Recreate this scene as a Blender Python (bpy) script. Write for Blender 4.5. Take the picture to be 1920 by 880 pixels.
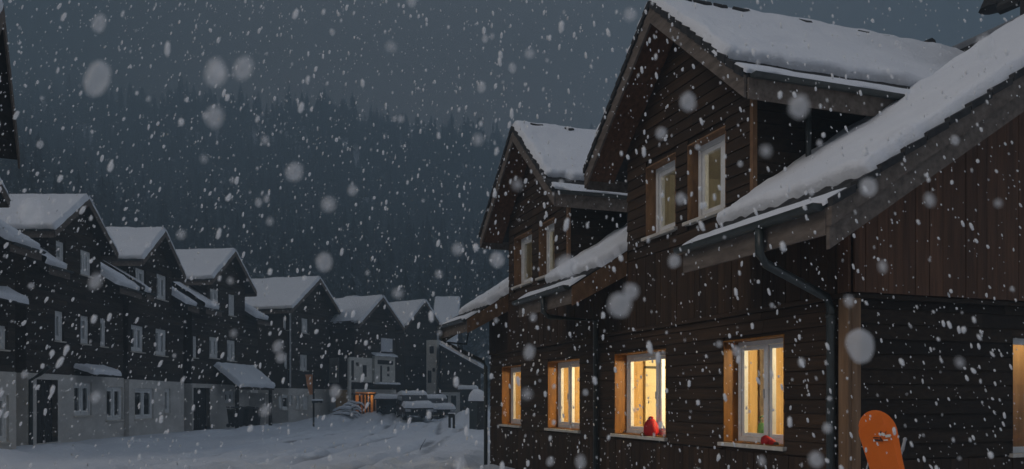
import bpy, math, random
from mathutils import Vector, Matrix, noise
R = math.radians
random.seed(7)
sc = bpy.context.scene
for o in list(bpy.data.objects):
    bpy.data.objects.remove(o)
col = sc.collection

# ------------------------------------------------------------------ camera
F, HOR, CH = 1560.0, 750.0, 1.6          # focal length in photo pixels, horizon row, eye height
cam = bpy.data.cameras.new("camera")
cam.sensor_width = 36.0
cam.lens = 36.0 * F / 1920.0
cam.shift_y = (HOR - 440.0) / 1920.0
cam.clip_start = 0.05
cam.clip_end = 3000
cam.dof.use_dof = True
cam.dof.focus_distance = 13.0
cam.dof.aperture_fstop = 3.2
cam_o = bpy.data.objects.new("camera", cam)
cam_o.location = (0, 0, CH)
cam_o.rotation_euler = (R(90), 0, 0)
col.objects.link(cam_o)
sc.camera = cam_o

# ------------------------------------------------------------------ sky, sun, exposure
SUN_EL, SUN_AZ = 34.0, 246.0             # direction the light comes from: over the left row, square on to the near house's street wall
w = bpy.data.worlds.new("World")
sc.world = w
w.use_nodes = True
nt = w.node_tree
nt.nodes.clear()
N = nt.nodes.new
out = N("ShaderNodeOutputWorld")
sky = N("ShaderNodeTexSky")
sky.sky_type = 'NISHITA'
sky.sun_disc = False
sky.sun_elevation = R(SUN_EL)
sky.sun_rotation = R(SUN_AZ)
sky.dust_density = 4.0
bg1 = N("ShaderNodeBackground")
bg1.inputs[1].default_value = 0.005
nt.links.new(sky.outputs[0], bg1.inputs[0])
tc = N("ShaderNodeTexCoord")
sep = N("ShaderNodeSeparateXYZ")
nt.links.new(tc.outputs["Generated"], sep.inputs[0])
ramp = N("ShaderNodeValToRGB")           # snow cloud: dim blue low down, brighter overhead
cr = ramp.color_ramp
cr.elements[0].position = 0.0
cr.elements[0].color = (0.024, 0.036, 0.047, 1)
cr.elements[1].position = 1.0
cr.elements[1].color = (0.37, 0.40, 0.48, 1)
e = cr.elements.new(0.28); e.color = (0.013, 0.026, 0.036, 1)
e = cr.elements.new(0.48); e.color = (0.018, 0.034, 0.046, 1)
nt.links.new(sep.outputs[2], ramp.inputs[0])
# the village's light glowing in the cloud down the street
dot = N("ShaderNodeVectorMath"); dot.operation = 'DOT_PRODUCT'
nrm = N("ShaderNodeVectorMath"); nrm.operation = 'NORMALIZE'
nt.links.new(tc.outputs["Generated"], nrm.inputs[0])
gd = Vector((0.03, 1.0, 0.24)).normalized()
dot.inputs[1].default_value = gd
nt.links.new(nrm.outputs[0], dot.inputs[0])
glow = N("ShaderNodeMapRange")
glow.interpolation_type = 'SMOOTHERSTEP'
glow.inputs[1].default_value = 0.80
glow.inputs[2].default_value = 1.0
nt.links.new(dot.outputs["Value"], glow.inputs[0])
gc = N("ShaderNodeMix"); gc.data_type = 'RGBA'; gc.blend_type = 'ADD'
nt.links.new(glow.outputs[0], gc.inputs[0])
nt.links.new(ramp.outputs[0], gc.inputs[6])
gc.inputs[7].default_value = (0.17, 0.165, 0.18, 1)
# added glow low to the right, out of view, brightening the left row's walls
dot2 = N("ShaderNodeVectorMath"); dot2.operation = 'DOT_PRODUCT'
nt.links.new(nrm.outputs[0], dot2.inputs[0])
dot2.inputs[1].default_value = Vector((1.0, 0.0, 0.42)).normalized()
glow2 = N("ShaderNodeMapRange"); glow2.interpolation_type = 'SMOOTHERSTEP'
glow2.inputs[1].default_value = 0.62; glow2.inputs[2].default_value = 1.0
nt.links.new(dot2.outputs["Value"], glow2.inputs[0])
gc2 = N("ShaderNodeMix"); gc2.data_type = 'RGBA'; gc2.blend_type = 'ADD'
nt.links.new(glow2.outputs[0], gc2.inputs[0])
nt.links.new(gc.outputs[2], gc2.inputs[6])
gc2.inputs[7].default_value = (0.42, 0.44, 0.50, 1)
bg2 = N("ShaderNodeBackground")
bg2.inputs[1].default_value = 1.0
nt.links.new(gc2.outputs[2], bg2.inputs[0])
add = N("ShaderNodeAddShader")
nt.links.new(bg1.outputs[0], add.inputs[0])
nt.links.new(bg2.outputs[0], add.inputs[1])
nt.links.new(add.outputs[0], out.inputs[0])

sl = bpy.data.lights.new("sun", 'SUN')
sl.energy = 0.66
sl.angle = R(40)
sl.color = (1.0, 0.90, 0.82)
so = bpy.data.objects.new("sun", sl)
az, el = R(SUN_AZ), R(SUN_EL)
sd = Vector((math.sin(az) * math.cos(el), math.cos(az) * math.cos(el), math.sin(el)))
so.rotation_euler = sd.to_track_quat('Z', 'Y').to_euler()
so.location = sd * 50
col.objects.link(so)

sc.view_settings.view_transform = 'Standard'
sc.view_settings.look = 'None'
sc.view_settings.exposure = 0.0
sc.view_settings.gamma = 1.0
sc.view_settings.use_curve_mapping = False
sc.render.engine = 'CYCLES'
cy = sc.cycles
cy.use_denoising = True
cy.max_bounces = 6
cy.diffuse_bounces = 3
cy.glossy_bounces = 2
cy.transparent_max_bounces = 16
cy.volume_bounces = 3
cy.sample_clamp_indirect = 3.0
cy.caustics_reflective = False
cy.caustics_refractive = False

# ------------------------------------------------------------------ materials
def new_mat(name):
    m = bpy.data.materials.new(name)
    m.use_nodes = True
    t = m.node_tree
    b = t.nodes["Principled BSDF"]
    return m, t, b

def surf(name, c1, c2, scale=(4, 4, 4), rough=0.8, bump=0.3, bdist=0.01, island=0.0, detail=6, spec=0.3, contrast=(0.3, 0.7)):
    """two-tone noise surface with bump; island > 0 varies each board or tile a little"""
    m, t, b = new_mat(name)
    L = t.links.new
    tcn = t.nodes.new("ShaderNodeTexCoord")
    mp = t.nodes.new("ShaderNodeMapping")
    mp.inputs["Scale"].default_value = scale
    L(tcn.outputs["Object"], mp.inputs[0])
    vec = mp.outputs[0]
    if island:
        geo = t.nodes.new("ShaderNodeNewGeometry")
        mul = t.nodes.new("ShaderNodeVectorMath"); mul.operation = 'SCALE'
        cmb = t.nodes.new("ShaderNodeCombineXYZ")
        for i in range(3):
            L(geo.outputs["Random Per Island"], cmb.inputs[i])
        L(cmb.outputs[0], mul.inputs[0]); mul.inputs["Scale"].default_value = 37.0
        ad = t.nodes.new("ShaderNodeVectorMath"); ad.operation = 'ADD'
        L(vec, ad.inputs[0]); L(mul.outputs[0], ad.inputs[1])
        vec = ad.outputs[0]
    nz = t.nodes.new("ShaderNodeTexNoise")
    nz.inputs["Scale"].default_value = 1.0
    nz.inputs["Detail"].default_value = detail
    nz.inputs["Roughness"].default_value = 0.62
    L(vec, nz.inputs["Vector"])
    mr = t.nodes.new("ShaderNodeMapRange")
    mr.inputs[1].default_value, mr.inputs[2].default_value = contrast
    L(nz.outputs[0], mr.inputs[0])
    mx = t.nodes.new("ShaderNodeMix"); mx.data_type = 'RGBA'
    mx.inputs[6].default_value = (*c1, 1); mx.inputs[7].default_value = (*c2, 1)
    L(mr.outputs[0], mx.inputs[0])
    colr = mx.outputs[2]
    if island:
        mr2 = t.nodes.new("ShaderNodeMapRange")
        mr2.inputs[3].default_value = 1 - island; mr2.inputs[4].default_value = 1 + island
        L(geo.outputs["Random Per Island"], mr2.inputs[0])
        hs = t.nodes.new("ShaderNodeHueSaturation")
        L(mr2.outputs[0], hs.inputs["Value"]); L(colr, hs.inputs["Color"])
        colr = hs.outputs[0]
    L(colr, b.inputs["Base Color"])
    b.inputs["Roughness"].default_value = rough
    b.inputs["Specular IOR Level"].default_value = spec
    if bump:
        bp = t.nodes.new("ShaderNodeBump")
        bp.inputs["Strength"].default_value = bump
        bp.inputs["Distance"].default_value = bdist
        L(nz.outputs[0], bp.inputs["Height"]); L(bp.outputs[0], b.inputs["Normal"])
    return m

M = {}
M['wood_h'] = surf("dark_wood_boards", (0.022, 0.012, 0.006), (0.056, 0.031, 0.016), (1.2, 9, 22), 0.75, 0.5, 0.006, 0.28)
M['wood_v'] = surf("dark_wood_upright", (0.022, 0.0115, 0.0055), (0.055, 0.029, 0.014), (16, 9, 1.2), 0.75, 0.5, 0.006, 0.28)
M['wood_red'] = surf("red_brown_boards", (0.066, 0.030, 0.015), (0.155, 0.072, 0.036), (14, 14, 1.0), 0.7, 0.5, 0.006, 0.22)
M['wood_black'] = surf("blackened_boards", (0.013, 0.008, 0.0045), (0.032, 0.019, 0.010), (1.2, 9, 22), 0.8, 0.5, 0.006, 0.4)
M['wood_grey'] = surf("weathered_trim", (0.085, 0.067, 0.054), (0.19, 0.155, 0.13), (3, 12, 12), 0.8, 0.6, 0.005, 0.25)
M['wood_brown'] = surf("brown_trim", (0.13, 0.068, 0.034), (0.26, 0.145, 0.075), (4, 10, 4), 0.75, 0.6, 0.005, 0.3)
M['wood_post'] = surf("corner_post_wood", (0.15, 0.085, 0.045), (0.30, 0.18, 0.10), (12, 12, 1.2), 0.75, 0.6, 0.006, 0.2)
M['reveal'] = surf("amber_reveal_wood", (0.10, 0.036, 0.004), (0.30, 0.125, 0.016), (14, 10, 1.6), 0.55, 0.4, 0.004, 0.2)
M['pine'] = surf("pine_panel", (0.50, 0.30, 0.11), (0.80, 0.56, 0.26), (9, 9, 0.9), 0.55, 0.2, 0.003, 0.15)
M['birch'] = surf("pale_panel", (0.72, 0.62, 0.40), (0.88, 0.80, 0.58), (6, 6, 0.8), 0.55, 0.1, 0.003)
M['curtain'] = surf("beige_curtain", (0.56, 0.52, 0.42), (0.74, 0.69, 0.57), (26, 26, 0.6), 0.9, 0.6, 0.02)
M['plaster'] = surf("grey_plaster", (0.44, 0.42, 0.39), (0.66, 0.63, 0.59), (1.1, 1.1, 1.6), 0.9, 0.35, 0.01, contrast=(0.25, 0.75))
M['cream'] = surf("cream_render", (0.52, 0.50, 0.45), (0.70, 0.67, 0.61), (1.3, 1.3, 1.6), 0.9, 0.3, 0.01)
M['far_wood'] = surf("old_dark_boards", (0.020, 0.016, 0.013), (0.052, 0.040, 0.032), (2, 4, 14), 0.85, 0.4, 0.01, 0.4)
M['frame'] = surf("white_frame_paint", (0.66, 0.66, 0.65), (0.80, 0.80, 0.79), (8, 8, 8), 0.45, 0.1, 0.002)
M['sill'] = surf("pale_sill", (0.46, 0.42, 0.36), (0.68, 0.64, 0.58), (5, 14, 5), 0.7, 0.3, 0.004)
M['gutter'] = surf("dark_metal", (0.022, 0.028, 0.027), (0.05, 0.058, 0.055), (6, 6, 6), 0.38, 0.1, 0.002, spec=0.5)
M['tile'] = surf("dark_roof_tile", (0.020, 0.020, 0.022), (0.05, 0.048, 0.046), (10, 10, 10), 0.8, 0.5, 0.01)
M['bare'] = surf("rough_dark", (0.015, 0.015, 0.016), (0.045, 0.043, 0.042), (7, 7, 7), 0.8, 0.4, 0.01)
M['car'] = surf("dark_car_paint", (0.018, 0.020, 0.024), (0.030, 0.033, 0.038), (3, 3, 3), 0.35, 0.0, spec=0.5)
M['rubber'] = surf("tyre_rubber", (0.012, 0.012, 0.012), (0.03, 0.03, 0.03), (20, 20, 20), 0.9, 0.2, 0.004)
M['carglass'] = surf("car_glass", (0.012, 0.014, 0.017), (0.02, 0.022, 0.026), (3, 3, 3), 0.08, 0.0, spec=0.6)
M['lampglass'] = surf("headlight_glass", (0.35, 0.36, 0.38), (0.5, 0.5, 0.52), (8, 8, 8), 0.2, 0.0, spec=0.6)
M['orange'] = surf("orange_board", (0.80, 0.155, 0.012), (0.86, 0.18, 0.016), (3, 3, 3), 0.38, 0.05, 0.001, spec=0.4)
M['decal_d'] = surf("decal_dark", (0.03, 0.022, 0.018), (0.05, 0.035, 0.03), (9, 9, 9), 0.5, 0.0)
M['decal_l'] = surf("decal_pale", (0.75, 0.72, 0.62), (0.82, 0.8, 0.72), (9, 9, 9), 0.5, 0.0)
M['red'] = surf("red_cloth", (0.22, 0.004, 0.006), (0.52, 0.010, 0.012), (12, 12, 12), 0.6, 0.6, 0.01)
M['green'] = surf("green_plastic", (0.10, 0.26, 0.06), (0.16, 0.36, 0.10), (9, 9, 9), 0.35, 0.0)
M['alu'] = surf("pole_metal", (0.35, 0.36, 0.37), (0.5, 0.5, 0.5), (9, 9, 9), 0.35, 0.0)
M['banner'] = surf("faded_banner", (0.62, 0.22, 0.06), (0.70, 0.36, 0.22), (2, 2, 3), 0.85, 0.1, 0.01)
M['paper'] = surf("blank_board", (0.58, 0.59, 0.62), (0.66, 0.67, 0.70), (3, 3, 3), 0.7, 0.0)
M['mural'] = surf("painted_wall", (0.16, 0.15, 0.12), (0.40, 0.38, 0.33), (1.6, 1.6, 1.6), 0.9, 0.2, 0.01, detail=3)
M['bark'] = surf("spruce_bark", (0.03, 0.022, 0.016), (0.07, 0.052, 0.04), (9, 9, 3), 0.9, 0.5, 0.02)
M['warmroom'] = surf("ochre_room", (0.45, 0.25, 0.09), (0.66, 0.42, 0.18), (3, 3, 2), 0.8, 0.1, 0.01)

def glass():
    m, t, b = new_mat("window_glass")
    t.nodes.remove(b)
    o_ = t.nodes["Material Output"]
    tr = t.nodes.new("ShaderNodeBsdfTransparent"); tr.inputs[0].default_value = (0.93, 0.94, 0.93, 1)
    gl = t.nodes.new("ShaderNodeBsdfGlossy"); gl.inputs[1].default_value = 0.04
    lw = t.nodes.new("ShaderNodeLayerWeight"); lw.inputs[0].default_value = 0.5
    pw = t.nodes.new("ShaderNodeMath"); pw.operation = 'POWER'; pw.inputs[1].default_value = 4.0
    fr = t.nodes.new("ShaderNodeMath"); fr.operation = 'MULTIPLY_ADD'; fr.inputs[1].default_value = 0.6; fr.inputs[2].default_value = 0.04
    t.links.new(lw.outputs["Facing"], pw.inputs[0]); t.links.new(pw.outputs[0], fr.inputs[0])
    mx = t.nodes.new("ShaderNodeMixShader")
    t.links.new(fr.outputs[0], mx.inputs[0])
    t.links.new(tr.outputs[0], mx.inputs[1]); t.links.new(gl.outputs[0], mx.inputs[2])
    t.links.new(mx.outputs[0], o_.inputs[0])
    return m
M['glass'] = glass()

def snow_mat(name, scale, bdist, c1=(0.80, 0.82, 0.86), c2=(0.90, 0.91, 0.93)):
    m, t, b = new_mat(name)
    L = t.links.new
    tcn = t.nodes.new("ShaderNodeTexCoord")
    n1 = t.nodes.new("ShaderNodeTexNoise"); n1.inputs["Scale"].default_value = scale; n1.inputs["Detail"].default_value = 8
    n1.inputs["Roughness"].default_value = 0.65
    n2 = t.nodes.new("ShaderNodeTexNoise"); n2.inputs["Scale"].default_value = scale * 0.12; n2.inputs["Detail"].default_value = 3
    L(tcn.outputs["Object"], n1.inputs["Vector"]); L(tcn.outputs["Object"], n2.inputs["Vector"])
    mx = t.nodes.new("ShaderNodeMix"); mx.data_type = 'RGBA'
    mx.inputs[6].default_value = (*c1, 1); mx.inputs[7].default_value = (*c2, 1)
    L(n2.outputs[0], mx.inputs[0]); L(mx.outputs[2], b.inputs["Base Color"])
    b.inputs["Roughness"].default_value = 0.75
    b.inputs["Specular IOR Level"].default_value = 0.2
    bp = t.nodes.new("ShaderNodeBump"); bp.inputs["Strength"].default_value = 0.6; bp.inputs["Distance"].default_value = bdist
    L(n1.outputs[0], bp.inputs["Height"]); L(bp.outputs[0], b.inputs["Normal"])
    return m
M['snow'] = snow_mat("roof_snow", 11, 0.035, (0.72, 0.74, 0.79), (0.87, 0.885, 0.91))
M['gsnow'] = snow_mat("ground_snow", 4.0, 0.12, (0.66, 0.70, 0.77), (0.84, 0.87, 0.91))

def flake_mat(name, alpha):
    m, t, b = new_mat(name)
    t.nodes.remove(b)
    o_ = t.nodes["Material Output"]
    df = t.nodes.new("ShaderNodeBsdfDiffuse"); df.inputs[0].default_value = (0.97, 0.97, 0.97, 1)
    tl = t.nodes.new("ShaderNodeBsdfTranslucent"); tl.inputs[0].default_value = (0.97, 0.97, 0.97, 1)
    m1 = t.nodes.new("ShaderNodeMixShader"); m1.inputs[0].default_value = 0.35
    t.links.new(df.outputs[0], m1.inputs[1]); t.links.new(tl.outputs[0], m1.inputs[2])
    tr = t.nodes.new("ShaderNodeBsdfTransparent")
    m2 = t.nodes.new("ShaderNodeMixShader"); m2.inputs[0].default_value = alpha
    t.links.new(tr.outputs[0], m2.inputs[1]); t.links.new(m1.outputs[0], m2.inputs[2])
    t.links.new(m2.outputs[0], o_.inputs[0])
    return m
M['flake'] = flake_mat("snowflake", 0.82)
M['flake_soft'] = flake_mat("loose_snowflake", 0.34)

def forest_mat():
    """needles under a dusting of snow: white where a branch faces up, broken by noise"""
    m, t, b = new_mat("snowy_needles")
    L = t.links.new
    geo = t.nodes.new("ShaderNodeNewGeometry")
    sp = t.nodes.new("ShaderNodeSeparateXYZ"); L(geo.outputs["True Normal"], sp.inputs[0])
    nz = t.nodes.new("ShaderNodeTexNoise"); nz.inputs["Scale"].default_value = 0.9; nz.inputs["Detail"].default_value = 5
    L(geo.outputs["Position"], nz.inputs["Vector"])
    ad = t.nodes.new("ShaderNodeMath"); ad.operation = 'ADD'
    ab = t.nodes.new("ShaderNodeMath"); ab.operation = 'ABSOLUTE'
    L(sp.outputs[2], ab.inputs[0]); L(ab.outputs[0], ad.inputs[0]); L(nz.outputs[0], ad.inputs[1])
    mr = t.nodes.new("ShaderNodeMapRange"); mr.inputs[1].default_value = 0.88; mr.inputs[2].default_value = 1.32
    L(ad.outputs[0], mr.inputs[0])
    mx = t.nodes.new("ShaderNodeMix"); mx.data_type = 'RGBA'
    mx.inputs[6].default_value = (0.040, 0.052, 0.054, 1); mx.inputs[7].default_value = (0.52, 0.56, 0.62, 1)
    L(mr.outputs[0], mx.inputs[0])
    # haze painted into the colour: trees pale with altitude so the skyline fades
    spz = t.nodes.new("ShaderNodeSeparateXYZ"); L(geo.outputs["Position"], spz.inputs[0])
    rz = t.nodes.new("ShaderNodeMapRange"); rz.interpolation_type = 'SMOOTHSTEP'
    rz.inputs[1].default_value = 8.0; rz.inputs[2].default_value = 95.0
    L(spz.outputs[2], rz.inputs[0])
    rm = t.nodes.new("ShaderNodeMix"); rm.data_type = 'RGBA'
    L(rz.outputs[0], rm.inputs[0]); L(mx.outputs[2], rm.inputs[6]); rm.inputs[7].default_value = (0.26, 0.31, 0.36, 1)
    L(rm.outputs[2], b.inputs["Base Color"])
    b.inputs["Roughness"].default_value = 0.9
    b.inputs["Specular IOR Level"].default_value = 0.1
    return m
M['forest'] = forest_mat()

def dirty_ruts():
    """grey slush pressed into the wheel ruts"""
    t = M['gsnow'].node_tree; b = t.nodes["Principled BSDF"]
    src = b.inputs["Base Color"].links[0].from_socket
    a = t.nodes.new("ShaderNodeAttribute"); a.attribute_name = "rut"
    mx = t.nodes.new("ShaderNodeMix"); mx.data_type = 'RGBA'
    mr = t.nodes.new("ShaderNodeMapRange"); mr.inputs[1].default_value = 0.12; mr.inputs[2].default_value = 0.85; mr.inputs[4].default_value = 0.8
    t.links.new(a.outputs["Fac"], mr.inputs[0]); t.links.new(mr.outputs[0], mx.inputs[0])
    t.links.new(src, mx.inputs[6]); mx.inputs[7].default_value = (0.20, 0.21, 0.235, 1)
    t.links.new(mx.outputs[2], b.inputs["Base Color"])
dirty_ruts()

# ------------------------------------------------------------------ mesh helpers
class MB:
    def __init__(s):
        s.v, s.f, s.m = [], [], []
    def mark(s):
        s.m.append((len(s.v), len(s.f))); return s
    def build_each(s, name, mat, parent=None, smooth=False, bevel=0.0):
        """one object for each marked piece"""
        ms = (s.m if s.m and s.m[0] == (0, 0) else [(0, 0)] + s.m) + [(len(s.v), len(s.f))]
        res = []
        for (v0, f0), (v1, f1) in zip(ms, ms[1:]):
            if f1 == f0: continue
            p = MB(); p.v = s.v[v0:v1]; p.f = [tuple(i - v0 for i in f) for f in s.f[f0:f1]]
            res.append(p.build(name, mat, parent, smooth, bevel))
        return res
    def quad(s, a, b, c, d):
        n = len(s.v); s.v += [a, b, c, d]; s.f.append((n, n + 1, n + 2, n + 3)); return s
    def poly(s, pts):
        n = len(s.v); s.v += list(pts); s.f.append(tuple(range(n, n + len(pts)))); return s
    def box(s, x0, x1, y0, y1, z0, z1):
        n = len(s.v)
        s.v += [(x0, y0, z0), (x1, y0, z0), (x1, y1, z0), (x0, y1, z0), (x0, y0, z1), (x1, y0, z1), (x1, y1, z1), (x0, y1, z1)]
        s.f += [(n, n + 3, n + 2, n + 1), (n + 4, n + 5, n + 6, n + 7), (n, n + 1, n + 5, n + 4), (n + 1, n + 2, n + 6, n + 5), (n + 2, n + 3, n + 7, n + 6), (n + 3, n, n + 4, n + 7)]
        return s
    def prism(s, pts, vec):
        """polygon pts swept along vec"""
        n = len(s.v); k = len(pts)
        s.v += [tuple(p) for p in pts] + [(p[0] + vec[0], p[1] + vec[1], p[2] + vec[2]) for p in pts]
        s.f.append(tuple(range(n + k - 1, n - 1, -1))); s.f.append(tuple(range(n + k, n + 2 * k)))
        for i in range(k):
            j = (i + 1) % k
            s.f.append((n + i, n + j, n + k + j, n + k + i))
        return s
    def tube(s, path, r, k=8, r2=None, caps=True):
        path = [Vector(p) for p in path]
        rings = []
        up = Vector((0, 0, 1))
        for i, p in enumerate(path):
            a = path[max(0, i - 1)]; b = path[min(len(path) - 1, i + 1)]
            d = (b - a).normalized()
            h = up if abs(d.dot(up)) < 0.95 else Vector((1, 0, 0))
            x = d.cross(h).normalized(); y = d.cross(x).normalized()
            rr = r if r2 is None else r + (r2 - r) * i / (len(path) - 1)
            n = len(s.v)
            for q in range(k):
                t = 2 * math.pi * q / k
                s.v.append(tuple(p + x * math.cos(t) * rr + y * math.sin(t) * rr))
            rings.append(n)
        for a, b in zip(rings, rings[1:]):
            for q in range(k):
                q2 = (q + 1) % k
                s.f.append((a + q, a + q2, b + q2, b + q))
        if caps:
            s.f.append(tuple(rings[0] + q for q in range(k))[::-1]); s.f.append(tuple(rings[-1] + q for q in range(k)))
        return s
    def lathe(s, prof, c=(0, 0, 0), k=16, sx=1, sy=1):
        rings = []
        for r, z in prof:
            n = len(s.v)
            for q in range(k):
                t = 2 * math.pi * q / k
                s.v.append((c[0] + r * math.cos(t) * sx, c[1] + r * math.sin(t) * sy, c[2] + z))
            rings.append(n)
        for a, b in zip(rings, rings[1:]):
            for q in range(k):
                q2 = (q + 1) % k
                s.f.append((a + q, a + q2, b + q2, b + q))
        s.f.append(tuple(rings[0] + q for q in range(k))[::-1]); s.f.append(tuple(rings[-1] + q for q in range(k)))
        return s
    def build(s, name, mat, parent=None, smooth=False, bevel=0.0):
        me = bpy.data.meshes.new(name)
        me.from_pydata([tuple(v) for v in s.v], [], s.f)
        me.update()
        if smooth:
            me.polygons.foreach_set("use_smooth", [True] * len(me.polygons))
        me.materials.append(M[mat] if isinstance(mat, str) else mat)
        o = bpy.data.objects.new(name, me)
        col.objects.link(o)
        if parent is not None:
            o.parent = parent
        if bevel:
            b = o.modifiers.new("bevel", 'BEVEL'); b.width = bevel; b.segments = 2; b.limit_method = 'ANGLE'
        return o

def tag(o, label=None, cat=None, group=None, kind=None):
    if label: o["label"] = label
    if cat: o["category"] = cat
    if group: o["group"] = group
    if kind: o["kind"] = kind
    return o

def empty(name, loc, rz=0.0):
    o = bpy.data.objects.new(name, None)
    o.empty_display_size = 0.3
    o.location = loc
    o.rotation_euler = (0, 0, rz)
    col.objects.link(o)
    return o

def fbm(x, y, z=0.0, oct=4):
    return noise.fractal(Vector((x, y, z)), 1.0, 2.0, oct)

def edge(d, r):
    if d <= 0: return 0.0
    if d >= r: return 1.0
    q = 1 - d / r
    return math.sqrt(1 - q * q)

def spaced(n, L, fine):
    """0..L with finer steps at both ends"""
    out_ = []
    for i in range(n + 1):
        t = i / n
        out_.append(L * (t - fine * math.sin(2 * math.pi * t) / (2 * math.pi)))
    return out_

def snow_sheet(mb, P0, U, V, Lu, Lv, T, r, nu, nv, edges, seed=0.0, rib=0.0, jag=0.03, lump=0.16):
    """snow lying on a slope. P0: low corner, U along the eave, V up the slope, edges: which of u0,u1,v0,v1 are rounded off"""
    P0, U, V = Vector(P0), Vector(U).normalized(), Vector(V).normalized()
    Nn = U.cross(V).normalized()
    if Nn.z < 0: Nn = -Nn
    us, vs = spaced(nu, Lu, 0.75), spaced(nv, Lv, 0.82)
    n = len(mb.v)
    for j, v in enumerate(vs):
        for i, u in enumerate(us):
            wv = P0 + U * u + V * v
            k1 = fbm(wv.x * 0.9 + seed, wv.y * 0.9, wv.z * 0.9)
            k2 = fbm(wv.x * 4 + seed, wv.y * 4, wv.z * 4, 3)
            du = min(u if edges[0] else 9, (Lu - u) if edges[1] else 9)
            dv0 = v if edges[2] else 9
            dv1 = (Lv - v) if edges[3] else 9
            t = T * (1 + lump * k1 + 0.17 * k2) * edge(du + 0.004, r * (0.8 + 0.3 * k1)) * edge(dv0 + 0.004, r * 1.1) * edge(dv1, r * 2)
            if u == 0 and edges[0] or u == Lu and edges[1] or v == 0 and edges[2]: t = -0.01
            p = wv + Nn * t
            near = max(0.0, 1 - dv0 / (r * 2.5)) if edges[2] else 0
            if near > 0:
                sc_ = fbm(u * 2.6 + seed, seed * 3.1, 0.3, 3)
                p = p - V * near * (jag * 2.6 * sc_ + rib * (0.5 + 0.5 * math.sin(u * 26 + 2 * k1)) * min(1, t / T + 0.2)) + Nn * near * rib * 0.4 * math.sin(u * 26 + 2 * k1)
            if edges[0]:
                q = max(0.0, 1 - u / (r * 2)); p = p - U * q * jag * (0.6 + 1.6 * fbm(v * 5 + seed, 2.2, 0, 4))
            if edges[1]:
                q = max(0.0, 1 - (Lu - u) / (r * 2)); p = p + U * q * jag * (0.6 + 1.6 * fbm(v * 5 + seed, 7.7, 0, 4))
            mb.v.append(tuple(p))
    W = nu + 1
    for j in range(nv):
        for i in range(nu):
            a = n + j * W + i
            mb.f.append((a, a + 1, a + W + 1, a + W))
    return mb

def cuts(a, b, holes):
    """interval [a,b] minus a list of intervals"""
    segs = [(a, b)]
    for h0, h1 in holes:
        nx = []
        for s0, s1 in segs:
            if h1 <= s0 or h0 >= s1: nx.append((s0, s1)); continue
            if h0 > s0: nx.append((s0, h0))
            if h1 < s1: nx.append((h1, s1))
        segs = nx
    return [q for q in segs if q[1] - q[0] > 0.01]

def sheet_holes(mb, s0, s1, z0, z1, holes, o):
    """flat wall sheet at outward offset o with rectangular openings"""
    zs = sorted({z0, z1, *[min(max(h[2], z0), z1) for h in holes], *[min(max(h[3], z0), z1) for h in holes]})
    for a, b in zip(zs, zs[1:]):
        mid = (a + b) / 2
        for p, q in cuts(s0, s1, [(h[0], h[1]) for h in holes if h[2] < mid < h[3]]):
            mb.quad((p, o, a), (q, o, a), (q, o, b), (p, o, b))

def boards_h(mb, s0, s1, z0, z1, holes, bh=0.16, o=0.0, clip=None):
    """lapped horizontal boards, each an island; clip(z) narrows the row under a gable"""
    z = z0
    while z < z1 - 0.02:
        zt = min(z + bh, z1)
        a, b = s0, s1
        if clip:
            ca, cb = clip(zt - 0.02)
            a, b = max(a, ca), min(b, cb)
        if b - a > 0.05:
            for p, q in cuts(a, b, [(h[0], h[1]) for h in holes if h[2] < zt - 0.01 and h[3] > z + 0.01]):
                x = p
                while x < q - 0.01:
                    l = q - x if q - x < 2.4 else random.uniform(1.4, 2.4)
                    y = min(q, x + l)
                    j = random.uniform(-0.003, 0.003)
                    mb.prism([(x + 0.002, o - 0.012, z), (x + 0.002, o + 0.024 + j, z), (x + 0.002, o + 0.006 + j, zt - 0.004), (x + 0.002, o - 0.012, zt - 0.004)], (y - x - 0.004, 0, 0))
                    x = y
        z += bh

def boards_v(mb, s0, s1, z0, z1, holes, bw=0.14, o=0.0, top=None):
    s = s0
    while s < s1 - 0.02:
        e_ = min(s + bw * random.uniform(0.85, 1.15), s1)
        j = random.uniform(0, 0.008)
        zt = z1 if top is None else max(z0 + 0.02, min(z1, min(top(s), top(e_))))
        for p, q in cuts(z0, zt, [(h[2], h[3]) for h in holes if h[0] < e_ - 0.01 and h[1] > s + 0.01]):
            mb.box(s + 0.003, e_ - 0.003, o - 0.01, o + 0.018 + j, p, q)
        s = e_

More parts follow.
